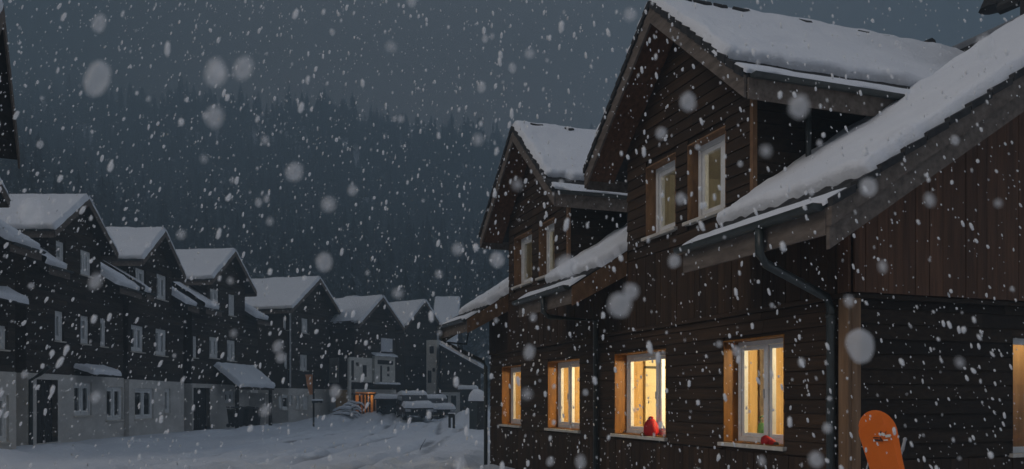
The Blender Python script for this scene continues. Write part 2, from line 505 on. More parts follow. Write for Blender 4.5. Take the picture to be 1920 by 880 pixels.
# ------------------------------------------------------------------ windows
def window(root, s0, s1, z0, z1, depth=0.24, mull=True, sill=True, reveal='reveal', sash=0.055, o=0.0, frame_mat='frame', pane_mat='glass', backing=None, lintel=True, handle=False, mpos=0.5):
    rv = MB()
    t = 0.018
    rv.box(s0, s0 + t, o - depth - 0.06, o + 0.012, z0, z1)
    rv.box(s1 - t, s1, o - depth - 0.06, o + 0.012, z0, z1)
    rv.box(s0 + t, s1 - t, o - depth - 0.06, o + 0.012, z1 - t, z1)
    rv.box(s0 + t, s1 - t, o - depth - 0.06, o - 0.002, z0 - 0.001, z0 + t)
    rv.build("window_reveal", reveal, root)
    a, b, c, d = s0 + t, s1 - t, z0 + t, z1 - t
    fo, fi = o - depth + 0.03, o - depth - 0.03
    fr = MB()
    w1 = sash
    fr.box(a, a + w1, fi, fo, c, d); fr.box(b - w1, b, fi, fo, c, d)
    fr.box(a + w1, b - w1, fi, fo, c, c + w1); fr.box(a + w1, b - w1, fi, fo, d - w1, d)
    spans = [(a + w1, b - w1)]
    if mull:
        m_ = a + (b - a) * mpos
        fr.box(m_ - w1 * 0.55, m_ + w1 * 0.55, fi, fo + 0.008, c + w1, d - w1)
        spans = [(a + w1, m_ - w1 * 0.55), (m_ + w1 * 0.55, b - w1)]
    for p, q in spans:                       # casements
        w2 = sash * 0.85
        e0, e1, g0, g1 = p + 0.004, q - 0.004, c + w1 + 0.004, d - w1 - 0.004
        fr.box(e0, e0 + w2, fi - 0.02, fo - 0.018, g0, g1); fr.box(e1 - w2, e1, fi - 0.02, fo - 0.018, g0, g1)
        fr.box(e0 + w2, e1 - w2, fi - 0.02, fo - 0.018, g0, g0 + w2); fr.box(e0 + w2, e1 - w2, fi - 0.02, fo - 0.018, g1 - w2, g1)
    win = fr.build("window", frame_mat, root, bevel=0.004 if sash > 0.05 and handle else 0)
    pn = MB()
    for p, q in spans:
        pn.quad((p + 0.03, fi + 0.012, c + w1 + 0.03), (q - 0.03, fi + 0.012, c + w1 + 0.03), (q - 0.03, fi + 0.012, d - w1 - 0.03), (p + 0.03, fi + 0.012, d - w1 - 0.03))
    pn.build("pane", pane_mat, win)
    if handle:
        for p, q in spans:
            hb = MB()
            hb.box(p + 0.010, p + 0.03, fo - 0.016, fo + 0.012, (c + d) / 2 - 0.09, (c + d) / 2 + 0.03)
            hb.build("handle", 'alu', win)
    if sill:
        sb = MB()
        sb.box(s0 - 0.05, s1 + 0.05, o - depth - 0.02, o + 0.075, z0 - 0.045, z0 + 0.004)
        sb.build("sill", 'sill', win, bevel=0.006)
    if backing:
        cb = MB()
        yb = fi - 0.045
        if backing == 'half':
            k = a + (b - a) * random.uniform(0.4, 0.65)
            cb.quad((a, yb, c), (k, yb, c), (k, yb, d), (a, yb, d))
            cb.build("curtain", 'paper', win)
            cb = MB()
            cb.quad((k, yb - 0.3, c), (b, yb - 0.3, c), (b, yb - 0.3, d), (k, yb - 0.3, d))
            cb.build("dark_backing", 'bare', win)  # dark sheet stands for the shade of the unlit room beside the curtain
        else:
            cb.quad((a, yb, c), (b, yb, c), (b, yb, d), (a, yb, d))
            cb.build("curtain" if backing == 'curtain' else "dark_backing", 'paper' if backing == 'curtain' else 'bare', win)  # without a curtain, a dark sheet paints the unlit room's shade
    return win

# ------------------------------------------------------------------ one unit of a row: gabled dormer rising flush from the street wall
def roof_slab(mb, pts, thick):
    """a roof board: pts are the top corners, swept straight down by thick"""
    mb.prism(pts, (0, 0, -thick))

def row_house(root, L, D, sd0, sd1, eave, k, over, ov0, ov1, d_eave, d_k, d_ov, d_front, wins, gf_top, gf='wood', fine=True,
              snowT=0.26, end0=True, end1=True, seed=0.0, wood='wood_h', wood_up='wood_v', gutter=True, ledge=None, trim='wood_grey', snow_n=1.0, end_hole=None, low=False):
    """local axes: x along the street wall, y out to the street, z up. eave: roof height at outward offset over; k: slope; ov0/ov1 roof past the ends"""
    wt = eave + k * over - 0.25                     # wall height at the street face
    ridge_o = -D / 2
    ridge_z = eave + k * (over - ridge_o)
    sm = (sd0 + sd1) / 2
    d_half = (sd1 - sd0) / 2 + d_ov
    d_ridge = d_eave + d_k * d_half
    d_wall = d_eave + d_k * d_ov - 0.16             # dormer wall height at its corners
    holes = [(q[0], q[1], q[2], q[3]) for q in wins]
    bot = -0.35
    apex_z = d_ridge - 0.18
    # --- street wall
    up = MB()
    gable = lambda z: (sd0 if z < d_wall else sd0 + (z - d_wall) / d_k, sd1 if z < d_wall else sd1 - (z - d_wall) / d_k)
    z_lo = gf_top if gf != 'wood' else bot
    sheet_holes(up, 0, L, z_lo, wt, holes, -0.015)
    sheet_holes(up, sd0, sd1, wt, d_wall, holes, -0.015)
    up.poly([(sd0, -0.015, d_wall), (sd1, -0.015, d_wall), (sm, -0.015, apex_z)])
    if gf == 'wood':
        lv = MB()
        boards_v(lv, 0, L, bot, 0.93, holes, 0.13)
        boards_h(up, 0, L, 0.95, ledge - 0.02, holes, 0.165)
        lv.mark()
        boards_v(lv, 0, sd0, ledge + 0.04, wt, holes, 0.15, 0.02)
        boards_v(lv, sd1, L, ledge + 0.04, wt, holes, 0.15, 0.02)
        boards_v(lv, sd0, sd1, ledge + 0.04, 3.86, holes, 0.15, 0.02)
        boards_h(up, sd0, sd1, 3.88, apex_z, holes, 0.165, 0.0, gable)
        lv.build_each("upright_boarding", wood_up, root)
        lb = MB().box(0, L, -0.01, 0.055, ledge - 0.02, ledge + 0.035)
        lb.build("ledge", wood, root)
    else:
        boards_h(up, 0, L, gf_top + 0.02, wt, holes, 0.2)
        boards_h(up, sd0, sd1, wt, apex_z, holes, 0.2, 0.0, gable)
        gw = MB()
        sheet_holes(gw, 0, L, bot, gf_top, holes, 0.05)
        gw.quad((0, 0.05, gf_top), (L, 0.05, gf_top), (L, -0.02, gf_top), (0, -0.02, gf_top))
        gw.quad((0, 0.05, bot), (0, 0.05, gf_top), (0, -D, gf_top), (0, -D, bot))
        gw.quad((L, 0.05, bot), (L, 0.05, gf_top), (L, -D, gf_top), (L, -D, bot))
        gw.build("plaster_wall", gf, root)
    # ends, back
    zb = bot if gf == 'wood' else gf_top
    for s_ in (0.0, L):
        if low:
            up.quad((s_, -0.016, zb), (s_, -0.016, d_wall), (s_, -D, d_wall), (s_, -D, zb))
            continue
        if end_hole and s_ == 0.0:
            t_ = MB(); sheet_holes(t_, 0.016, D, zb, wt - 0.02, [end_hole], 0)
            n_ = len(up.v); up.v += [(0.0, -v[0], v[2]) for v in t_.v]; up.f += [tuple(n_ + i for i in f) for f in t_.f]
            up.poly([(0.0, -0.016, wt - 0.02), (0.0, ridge_o, ridge_z - 0.22), (0.0, -D, wt - 0.02)])
            continue
        up.poly([(s_, -0.016, zb), (s_, -0.016, wt - 0.02), (s_, ridge_o, ridge_z - 0.22), (s_, -D, wt - 0.02), (s_, -D, zb)])
    up.quad((0, -D, zb), (L, -D, zb), (L, -D, wt), (0, -D, wt))
    # dormer cheeks
    for s_ in (sd0, sd1):
        up.quad((s_, -0.016, wt - 0.3), (s_, -0.016, d_wall), (s_, -4.0, d_wall), (s_, -4.0, wt - 0.3))
    up.build("wall", wood, root)
    if fine:
        ck = MB()
        sgn = sd0 - 0.0
        z = wt - 0.2
        while z < d_wall:
            ck.box(sd0 - 0.026, sd0 - 0.004, -3.2, -0.02, z, z + 0.155); z += 0.165
        ck.build("cheek_boarding", 'wood_black', root)
        cb = MB().box(sd0 - 0.035, sd0 + 0.03, -0.03, 0.034, wt + 0.0, d_wall)
        cb.build("corner_board", 'wood_brown', root)
    # --- main roof, left and right of the dormer, and the back slope
    rf = MB()
    th = 0.24
    zr = lambda o: eave + k * (over - o)
    pieces = [] if low else [(-ov0, sd0, end0, True), (sd1, L + ov1, True, end1)]
    d_back = -D - 0.4 if low else ridge_o
    for a, b, _, _ in pieces:
        roof_slab(rf, [(a, over, zr(over)), (b, over, zr(over)), (b, ridge_o, ridge_z), (a, ridge_o, ridge_z)], th)
    if not low: roof_slab(rf, [(-ov0, ridge_o, ridge_z), (L + ov1, ridge_o, ridge_z), (L + ov1, -D - 0.6, ridge_z - k * (D / 2 + 0.6)), (-ov0, -D - 0.6, ridge_z - k * (D / 2 + 0.6))], th)
    # dormer roof
    el, er = sd0 - d_ov, sd1 + d_ov
    roof_slab(rf, [(el, d_front, d_eave), (sm, d_front, d_ridge), (sm, d_back, d_ridge), (el, d_back, d_eave)], 0.12)
    roof_slab(rf, [(er, d_front, d_eave), (er, d_back, d_eave), (sm, d_back, d_ridge), (sm, d_front, d_ridge)], 0.12)
    roof = rf.build("roof", 'tile', root)
    # --- boards: fascia along eaves, bargeboards along verges
    fb = MB()
    for a, b, _, _ in pieces:
        fb.mark(); fb.box(a + 0.002, b - 0.002, over - 0.002, over + 0.028, zr(over) - 0.30, zr(over) - 0.035)
    fb.build_each("fascia", trim, root)
    bb = MB()
    def barge(mb, p, q, dx, depth, drop=0.02):
        """board following the line p-q on the verge, dx its thickness vector"""
        mb.prism([(p[0], p[1], p[2] - drop), (q[0], q[1], q[2] - drop), (q[0], q[1], q[2] - drop - depth), (p[0], p[1], p[2] - drop - depth)], dx)
    bdep = 0.27 if fine else 0.26
    barge(bb, (el - 0.005, d_front + 0.004, d_eave), (sm, d_front + 0.004, d_ridge), (0, 0.035, 0), bdep)
    barge(bb, (er + 0.005, d_front + 0.004, d_eave), (sm, d_front + 0.004, d_ridge), (0, 0.035, 0), bdep)
    # short return boards under the dormer's own eaves
    bb.box(el - 0.03, el - 0.004, -3.4, d_front - 0.01, d_eave - 0.30, d_eave - 0.05)
    bb.box(er + 0.004, er + 0.03, -3.4, d_front - 0.01, d_eave - 0.30, d_eave - 0.05)
    bb.build("bargeboard", trim, root)
    if fine:
        sf = MB()                               # dormer soffit seen from below
        for e_ in (el, er):
            sf.mark(); sf.prism([(e_, d_front - 0.01, d_eave - 0.125), (sm, d_front - 0.01, d_ridge - 0.125), (sm, -0.01, d_ridge - 0.125), (e_, -0.01, d_eave - 0.125)], (0, 0, -0.03))
        sf.build_each("soffit", 'wood_red', root)
        # second, upper verge strip with tile ends
        tb = MB()
        for e_, sg in ((el, 1), (er, -1)):
            n_ = 13; tb.mark()
            for i in range(n_):
                t0, t1 = i / n_, (i + 0.94) / n_
                p = (e_ + (sm - e_) * t0, d_front + 0.02, d_eave + (d_ridge - d_eave) * t0)
                q = (e_ + (sm - e_) * t1, d_front + 0.02, d_eave + (d_ridge - d_eave) * t1)
                tb.prism([(p[0], p[1], p[2] - 0.04), (q[0], q[1], q[2] - 0.065), (q[0], q[1], q[2] + 0.035), (p[0], p[1], p[2] + 0.06)], (0, 0.05, 0))
        tb.build_each("verge_tiles", 'tile', root)
        vb = MB()
        vt = MB()
        ends = []
        if ov0 > 0: ends.append((-ov0, -0.045))
        if ov1 > 0: ends.append((L + ov1, 0.045))
        for s_, dx in ends:
            a_, b_ = (s_, over + 0.02, zr(over + 0.02)), (s_, ridge_o, ridge_z)
            barge(vb, a_, b_, (dx, 0, 0), 0.21, 0.22)
            barge(vb, (s_, over + 0.02, zr(over + 0.02)), b_, (dx * 1.6, 0, 0), 0.185, 0.03)
            n_ = 22
            for i in range(n_):
                t0, t1 = i / n_, (i + 0.95) / n_
                p = [a_[j] + (b_[j] - a_[j]) * t0 for j in range(3)]; q = [a_[j] + (b_[j] - a_[j]) * t1 for j in range(3)]
                vt.prism([(p[0], p[1], p[2] - 0.03), (q[0], q[1], q[2] - 0.055), (q[0], q[1], q[2] + 0.02), (p[0], p[1], p[2] + 0.05)], (dx * 2.0, 0, 0))
        if ends:
            vb.build("verge_board", trim, root)
            vt.build("verge_tiles", 'tile', root)
        # cut end of the eave beside the dormer: a brown board following the slope, and boxed soffit
        ec = MB()
        s_ = sd1
        ec.prism([(s_ - 0.028, over + 0.02, zr(over) - 0.03), (s_ - 0.028, 0.03, zr(0.03) - 0.03), (s_ - 0.028, 0.03, zr(0.03) - 0.42), (s_ - 0.028, over + 0.02, zr(over) - 0.34)], (0.026, 0, 0))
        ec.build("eave_end_board", 'wood_brown', root)
        es = MB()
        for a, b, _, _ in pieces:
            es.mark(); es.prism([(a + 0.01, over - 0.01, zr(over) - 0.255), (b - 0.01, over - 0.01, zr(over) - 0.255), (b - 0.01, 0.03, zr(0.03) - 0.255), (a + 0.01, 0.03, zr(0.03) - 0.255)], (0, 0, -0.03))
        es.build_each("eave_soffit", 'wood_red', root)
        # bare ridge tiles along the main ridge
        rc = MB()
        x = -ov0; far_side = False
        while x < L + ov1 - 0.05:
            if x >= sm + 0.4 and not far_side: rc.mark(); far_side = True
            if not (sm - 0.9 < x < sm + 0.4):
                rc.tube([(x, ridge_o, ridge_z - 0.02 + 0.35), (x + 0.36, ridge_o, ridge_z + 0.0 + 0.35)], 0.10, 8)
            x += 0.34
        rc.build_each("ridge_tiles", 'tile', roof)
        dr = MB(); y_ = d_front - 0.3
        while y_ > -3.6:
            ln = random.uniform(0.12, 0.34)
            dr.tube([(sm - 0.15, y_, d_ridge - 0.15 * d_k + snowT * 0.98), (sm - 0.18, y_ - ln * 0.5, d_ridge - 0.18 * d_k + snowT * 1.0), (sm - 0.15, y_ - ln, d_ridge - 0.15 * d_k + snowT * 0.98)], 0.045, 6)
            dr.mark()
            y_ -= ln + random.choice((0.05, 0.12, 0.5, 0.9))
        dr.build_each("ridge_tile", 'tile', roof)
        # wavy tile front under the snow's slipped edge
        tw = MB()
        for a, b, _, _ in pieces:
            tw.mark()
            n_ = int((b - a) / 0.055)
            for i in range(n_):
                x0, x1 = a + (b - a) * i / n_, a + (b - a) * (i + 1) / n_
                h0, h1 = 0.035 * (0.5 + 0.5 * math.sin(x0 * 21)) + 0.004, 0.035 * (0.5 + 0.5 * math.sin(x1 * 21)) + 0.004
                tw.quad((x0, over - 0.03, zr(over) + h0), (x1, over - 0.03, zr(over) + h1), (x1, over - 1.1, zr(over - 1.1) + h1), (x0, over - 1.1, zr(over - 1.1) + h0))
                tw.quad((x0, over - 0.03, zr(over) - 0.02), (x1, over - 0.03, zr(over) - 0.02), (x1, over - 0.03, zr(over) + h1), (x0, over - 0.03, zr(over) + h0))
        tw.build_each("roof_tiles", 'tile', roof, smooth=True)
    # --- snow
    hyp = math.hypot(1, k)
    Vm = (0, -1 / hyp, k / hyp)
    sn = MB()
    lenm = (over - ridge_o) * hyp
    for (a, b, ea, eb) in pieces:
        nu = max(6, int((b - a) * 11 * snow_n)); nv = max(8, int(lenm * 9 * snow_n))
        cut = 0.62 if fine else 0.10
        st = Vector((a, over, zr(over))) + Vector(Vm) * cut
        snow_sheet(sn, st, (1, 0, 0), Vm, b - a, lenm - cut - (0.02 if fine else -0.05), snowT, 0.11, nu, nv, (ea, eb, True, False), seed, 0.055 if fine else 0.0, 0.04)
        if fine:
            nu2 = max(8, int((b - a) * 22))
            snow_sheet(sn, (a, over + 0.05, zr(over + 0.05) + 0.02), (1, 0, 0), Vm, b - a, 0.34, 0.042, 0.06, nu2, 12, (ea, eb, True, True), seed + 3, 0.0, 0.02, 0.5)
    dh = math.hypot(1, d_k)
    for sg, e_ in ((1, el), (-1, er)):
        Vd = (sg / dh, 0, d_k / dh)
        ld = d_half * dh
        lu = d_front - d_back
        cut = 0.58 if fine else 0.05
        st = Vector((e_, d_front + 0.03, d_eave)) + Vector(Vd) * cut
        nu, nv = max(8, int(lu * 10 * snow_n)), max(6, int(ld * 12 * snow_n))
        snow_sheet(sn, st, (0, -1, 0), Vd, lu, ld - cut + 0.02, snowT * 0.9, 0.09, nu, nv, (True, False, True, False), seed + 9, 0.04 if fine else 0, 0.03)
        if fine:
            st = Vector((e_ - sg * 0.04, d_front + 0.02, d_eave))
            snow_sheet(sn, st, (0, -1, 0), Vd, lu, 0.30, 0.040, 0.05, int(lu * 16), 10, (True, False, True, True), seed + 5, 0.0, 0.045, 0.6)
    # back slope, plain
    Vb = (0, 1 / hyp, k / hyp)
    if not low: snow_sheet(sn, (-ov0, -D - 0.6, ridge_z - k * (D / 2 + 0.6)), (1, 0, 0), Vb, L + ov0 + ov1, (D / 2 + 0.6) * hyp, snowT, 0.16, 12, 12, (end0, end1, True, False), seed + 2)
    sn.build("roof_snow", 'snow', root, smooth=True)
    # --- gutters
    if gutter:
        gm = MB()
        def halfpipe(p, q, r):
            gm.mark()
            p, q = Vector(p), Vector(q)
            d = (q - p).normalized(); x = d.cross(Vector((0, 0, 1))).normalized()
            n = len(gm.v)
            for pt in (p, q):
                for i in range(9):
                    t = math.pi * i / 8
                    gm.v.append(tuple(pt + x * math.cos(t) * r - Vector((0, 0, 1)) * math.sin(t) * r))
            for i in range(8):
                gm.f.append((n + i, n + i + 1, n + 10 + i, n + 9 + i))
            gm.f.append(tuple(range(n, n + 9))); gm.f.append(tuple(range(n + 9, n + 18)))
        for a, b, _, _ in pieces:
            halfpipe((a, over + 0.10, zr(over) - 0.01), (b, over + 0.10, zr(over) - 0.01), 0.075)
        halfpipe((el - 0.10, d_front - 0.02, d_eave - 0.02), (el - 0.10, -2.6, d_eave - 0.02), 0.06)
        halfpipe((er + 0.10, d_front - 0.02, d_eave - 0.02), (er + 0.10, -2.6, d_eave - 0.02), 0.06)
        gm.build_each("gutter", 'gutter', root)
    return dict(ridge_z=ridge_z, ridge_o=ridge_o, wt=wt, d_ridge=d_ridge, zr=zr, roof=roof)

# ================================================================== GROUND
def ground_h(x, y):
    h = 0.05 * fbm(x * 0.12, y * 0.12) + 0.02 * fbm(x * 0.6, y * 0.6, 3)
    h += 0.03 * fbm(x * 2.2, y * 1.2, 4.4, 5)
    # packed street with wheel ruts
    global rut
    rut = 0.0
    c = -7.2 + 1.3 * math.sin(y * 0.05) - 0.02 * max(0, 24 - y) * 1.5
    for off, dep, wdt in ((-3.4, 0.09, 0.30), (-2.3, 0.13, 0.26), (-0.7, 0.16, 0.24), (0.9, 0.11, 0.28), (2.3, 0.14, 0.24), (3.6, 0.08, 0.33), (5.2, 0.06, 0.3)):
        d = x - (c + off + 0.45 * math.sin(y * 0.11 + off * 2))
        rut = max(rut, (dep / 0.13) * math.exp(-(d / (wdt * 0.7)) ** 2) * min(1, max(0, 0.62 + 1.9 * fbm(x * 0.8, y * 0.13, off * 3))))
        h += -dep * math.exp(-(d / wdt) ** 2) * (0.7 + 0.6 * fbm(x, y * 0.3, off)) + dep * 0.6 * math.exp(-((abs(d) - 0.5) / 0.22) ** 2) * (0.6 + fbm(x * 2, y * 1.2, 5))
    # shovelled bank along the left row
    if y > 8:
        bx = -13.6 + max(0, (y - 40)) * 0.13
        h += 0.22 * math.exp(-((x - bx) / 1.0) ** 2) * max(0, 0.8 + 0.9 * fbm(x * 0.5, y * 0.45, 1))
    # bank along the right wall and drifts on the near side
    h += 0.16 * math.exp(-((x + 1.3 - 0.0 * y) / 1.2) ** 2) * max(0, fbm(x, y * 0.5, 8) + 0.5) * (1 if y > 17 else 0)
    # ploughed heaps at the end of the street
    for px, py, hh, r in ((-9.3, 57.5, 0.45, 2.2), (-12.2, 55, 0.4, 2.0), (-6.4, 58, 0.30, 4.5), (-2.0, 52, 1.0, 1.4), (-3.1, 54, 0.5, 1.3), (-0.8, 47, 0.6, 1.2)):
        d = math.hypot(x - px, (y - py) * 0.8) / r
        h += hh * math.exp(-d * d) * (1 + 0.5 * fbm(x * 1.1, y * 1.1, 2))
    # the near side rises a little towards the snowboard's drift
    return h

def axis(parts):
    out_ = []
    for a, b, st in parts:
        x = a
        while x < b - 1e-6:
            out_.append(x); x += st
    out_.append(parts[-1][1])
    return out_
xs = axis([(-400, -60, 20), (-60, -20, 2.0), (-20, -13, 0.25), (-13, 1, 0.11), (1, 6, 0.25), (6, 30, 2.0), (30, 400, 20)])
ys = axis([(-60, 0, 4), (0, 14, 0.6), (14, 36, 0.17), (36, 62, 0.35), (62, 100, 2), (100, 600, 20)])
g = MB()
ruts = []
rut = 0.0
for y in ys:
    for x in xs:
        g.v.append((x, y, ground_h(x, y))); ruts.append(rut if 10 < y < 62 else 0.0)
W = len(xs)
for j in range(len(ys) - 1):
    for i in range(W - 1):
        a = j * W + i
        g.f.append((a, a + 1, a + W + 1, a + W))
gob = g.build("snow_ground", 'gsnow', None, smooth=True)
at_ = gob.data.attributes.new("rut", 'FLOAT', 'POINT')
at_.data.foreach_set("value", ruts)
tag(gob, "snow covered ground and packed street between the houses", None, None, 'structure')

# ------------------------------------------------------------------ wooded hillside
def hill_h(x, y):
    d = max(0.0, y - 112 - 10 * math.sin(x * 0.02))
    base = 0.23 * d + 0.00055 * d * d
    # a nearer shoulder behind the left row
    dx = max(0.0, -x - 40)
    left = 0.55 * dx * (1 / (1 + math.exp(-(y - 30) / 10)))
    h = max(base, left) + 0.25 * min(base, left)
    right = max(0.0, (x - 30)) * 0.10
    return min(h, 172) + right * (1 if y > 90 else 0) + (4 * fbm(x * 0.02, y * 0.02) if h > 6 else 0) - 0.6
hxs = axis([(-318, 210, 6)]); hys = axis([(20, 458, 6)])
hm = MB()
for y in hys:
    for x in hxs:
        hm.v.append((x, y, hill_h(x, y)))
W = len(hxs)
for j in range(len(hys) - 1):
    for i in range(W - 1):
        a = j * W + i
        hm.f.append((a, a + 1, a + W + 1, a + W))
tag(hm.build("hillside", 'gsnow', None, smooth=True), "steep snowy hillside behind the village", None, None, 'structure')

def spruce(mb, x, y, z, h, rnd):
    """tapered trunk with whorls of drooping ragged branches, down to their tips"""
    k = rnd.randint(9, 11)
    n0 = len(mb.v)
    rot = rnd.random() * 6.28
    tiers = int(h * 0.95) + 3
    wf, lx, ly = rnd.uniform(0.75, 1.35), rnd.uniform(-0.03, 0.03), rnd.uniform(-0.03, 0.03)
    x0_, y0_ = x, y
    for t in range(tiers):
        f = t / (tiers - 1)
        if rnd.random() < 0.07: continue
        x, y = x0_ + lx * h * f, y0_ + ly * h * f
        zc = z + h * (0.10 + 0.90 * f)
        rad = h * 0.21 * wf * (1 - f) ** 0.85 * rnd.uniform(0.8, 1.15) + 0.12
        n = len(mb.v)
        mb.v.append((x, y, zc + h * 0.055))
        for q in range(k * 2):
            a = rot + t * 1.3 + math.pi * q / k
            rr = rad * (rnd.uniform(0.78, 1.18) if q % 2 == 0 else rnd.uniform(0.34, 0.5))
            dz = -rr * rnd.uniform(0.30, 0.52)
            mb.v.append((x + math.cos(a) * rr, y + math.sin(a) * rr, zc + dz))
        for q in range(k * 2):
            mb.f.append((n, n + 1 + q, n + 1 + (q + 1) % (k * 2)))
rnd = random.Random(3)
fm = MB()
count = 0
for _ in range(14000):
    y = 108 + 345 * rnd.random() ** 1.15; x = rnd.uniform(-0.68 * y - 8, 0.16 * y + 10)
    hz = hill_h(x, y)
    if hz < 1.0: continue
    spruce(fm, x, y, hz - 0.4, rnd.choice((5, 7, 9, 11, 12, 13, 15, 17)) * rnd.uniform(0.85, 1.15), rnd)
    count += 1
    if count >= 5200: break
# nearer wood behind the left row
for _ in range(420):
    y = rnd.uniform(60, 130); x = rnd.uniform(-110, -40)
    hz = hill_h(x, y)
    if hz < 0.5: continue
    spruce(fm, x, y, hz - 0.4, rnd.uniform(9, 15), rnd)
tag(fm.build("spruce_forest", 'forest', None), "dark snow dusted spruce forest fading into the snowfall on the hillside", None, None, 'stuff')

# ================================================================== THE NEAR HOUSES (right)
C = Vector((3.64, 9.0, 0)); dvec = Vector((-0.338, 0.941, 0)).normalized()
RZ = math.atan2(dvec.y, dvec.x)
UL = 6.16
COMMON = dict(D=10.6, eave=3.46, k=0.636, over=1.0, d_eave=5.48, d_k=0.82, d_ov=0.55, d_front=0.5, gf_top=0, gf='wood', fine=True, snowT=0.17, ledge=2.72)
h1 = empty("timber_house", C, RZ)
tag(h1, "nearest dark timber house, red bag on a lit sill, orange snowboard by its corner", "house", "timber houses on the near side of the street")
w1 = [(1.06, 2.33, 1.03, 2.39), (3.83, 5.55, 1.02, 2.38), (2.27, 3.23, 4.16, 5.28), (3.55, 4.46, 4.16, 5.28)]
i1 = row_house(h1, UL, sd0=1.68, sd1=5.08, ov0=0.85, ov1=0.0, wins=w1, end1=False, seed=1.0, end_hole=(2.38, 3.50, 0.97, 2.35), **COMMON)
h2 = empty("timber_house", C + dvec * UL, RZ)
tag(h2, "dark timber house joined to the snowboard house, both its lit sills bare", "house", "timber houses on the near side of the street")
w2 = [(0.82, 2.41, 1.02, 2.38), (3.98, 5.29, 1.02, 2.38), (2.04, 2.91, 4.16, 5.28), (3.29, 4.44, 4.16, 5.28)]
i2 = row_house(h2, UL, sd0=1.37, sd1=4.79, ov0=0.0, ov1=0.85, wins=w2, end0=False, seed=7.0, **COMMON)
MPOS = {0: (0.5, 0.37, 0.3, None), 1: (0.63, 0.28, 0.3, None)}
for hi, (root, ww) in enumerate(((h1, w1), (h2, w2))):
    for i, q in enumerate(ww):
        low = i < 2
        mp_ = MPOS[hi][i]
        window(root, *q, depth=0.24 if low else 0.19, sash=0.06 if low else 0.075, reveal='reveal' if low else 'wood_brown', handle=low, mull=mp_ is not None, mpos=mp_ or 0.5)

def room(root, s0, s1, z0, z1, depth, power, lamp, mats=('pine', 'birch'), colr=(1.0, 0.82, 0.50)):
    """a panelled room behind the windows: board walls, ceiling and floor, with its lamp"""
    o0, o1 = -0.34, -0.34 - depth
    wl = MB()
    for sw, a_, b_ in ((s1, s1 - 0.05, s1 - 0.02), (s0, s0 + 0.02, s0 + 0.05)):
        wl.mark()
        x = o1
        while x < o0 - 0.01:
            e_ = min(x + 0.19, o0)
            wl.box(a_, b_ + random.uniform(-0.004, 0.004), x + 0.002, e_ - 0.002, z0, z1)
            x = e_
        wl.quad((sw, o0, z0), (sw, o1, z0), (sw, o1, z1), (sw, o0, z1))
    wl.build_each("room_panelling", mats[0], root)
    bk = MB()
    bk.quad((s0, o1, z0), (s1, o1, z0), (s1, o1, z1), (s0, o1, z1))
    bk.quad((s0, o0, z1), (s1, o0, z1), (s1, o1, z1), (s0, o1, z1))
    bk.quad((s0, o0, z0), (s1, o0, z0), (s1, o1, z0), (s0, o1, z0))
    bk.build("room_back", mats[1], root)
    ld = bpy.data.lights.new("room_lamp", 'POINT')
    ld.energy = power; ld.color = colr; ld.shadow_soft_size = 0.12
    lo = bpy.data.objects.new("room_lamp", ld)
    lo.location = lamp
    lo.parent = root
    col.objects.link(lo)
room(h1, 0.85, 3.05, 0.1, 2.55, 3.2, 125, (1.05, -1.3, 2.2))
room(h1, 3.15, 6.10, 0.1, 2.55, 3.2, 235, (3.45, -1.2, 2.2))
room(h2, 0.08, 3.05, 0.1, 2.55, 3.0, 170, (0.45, -1.2, 2.2))
room(h2, 3.15, 6.05, 0.1, 2.55, 3.0, 95, (3.5, -1.2, 2.2))
room(h1, 1.80, 4.95, 2.9, 5.35, 2.4, 16, (2.0, -1.3, 5.0), ('curtain', 'curtain'), (1.0, 0.9, 0.68))
room(h2, 1.50, 4.65, 2.9, 5.35, 2.4, 8, (1.7, -1.3, 5.0), ('curtain', 'curtain'), (1.0, 0.9, 0.68))
# pale door leaf with a top rail on the far wall of the room behind the window nearest the joint
MB().box(5.97, 6.02, -2.4, -0.82, 0.1, 2.16).build("inner_door", 'birch', h1)
MB().box(5.96, 6.025, -2.4, -0.82, 2.16, 2.205).build("door_rail", 'gutter', h1)
MB().box(5.97, 6.02, -2.4, -0.82, 2.205, 2.5).build("transom", 'birch', h1)
MB().box(2.95, 2.985, -1.15, -1.03, 0.12, 2.5).build("inner_screen", 'wood_grey', h1)

# near gable end (faces the camera's right)
D_ = 10.6
gw = [(-3.62, -2.45, 0.97, 2.35)]
ge = MB()
ge_l, ge_u, ge_b = MB(), MB(), MB()
# boards on the end wall are drawn in (inward distance, z) and mapped to y = -inward, x = 0
def map_end(mb_src, mb_dst, off):
    n = len(mb_dst.v)
    mb_dst.v += [(-v[1] - off, -v[0], v[2]) for v in mb_src.v]
    mb_dst.f += [tuple(n + i for i in f) for f in mb_src.f]
hole = [(2.38, 3.50, 0.97, 2.35)]
t_ = MB(); boards_h(t_, 0.02, D_, 0.95, 2.74, hole, 0.165); map_end(t_, ge_l, 0.0)
t_ = MB(); boards_v(t_, 0.02, D_, -0.35, 0.93, hole, 0.14); map_end(t_, ge_b, 0.0)
t_ = MB(); boards_v(t_, 0.0, D_, 2.76, 8.0, [], 0.17, 0.07, lambda q: 3.46 + 0.636 * (1.0 + (q if q < 5.3 else D_ - q)) - 0.27); map_end(t_, ge_u, 0.0)
ge_l.build("end_boarding", 'wood_black', h1)
ge_b.build("end_base_boarding", 'wood_v', h1)
ge_u.build("end_upper_boarding", 'wood_red', h1)
MB().box(-0.075, 0.0, -D_, 0.07, 2.70, 2.745).build("end_drip_board", 'wood_black', h1)
# corner post
MB().box(-0.05, 0.10, 0.0, 0.05, -0.35, 2.70).box(-0.055, -0.0, -0.12, -0.002, -0.35, 2.70).build("corner_post", 'wood_post', h1, bevel=0.006)
MB().box(-0.06, 0.10, 0.02, 0.055, 2.76, 3.75).build("corner_board", 'wood_red', h1)
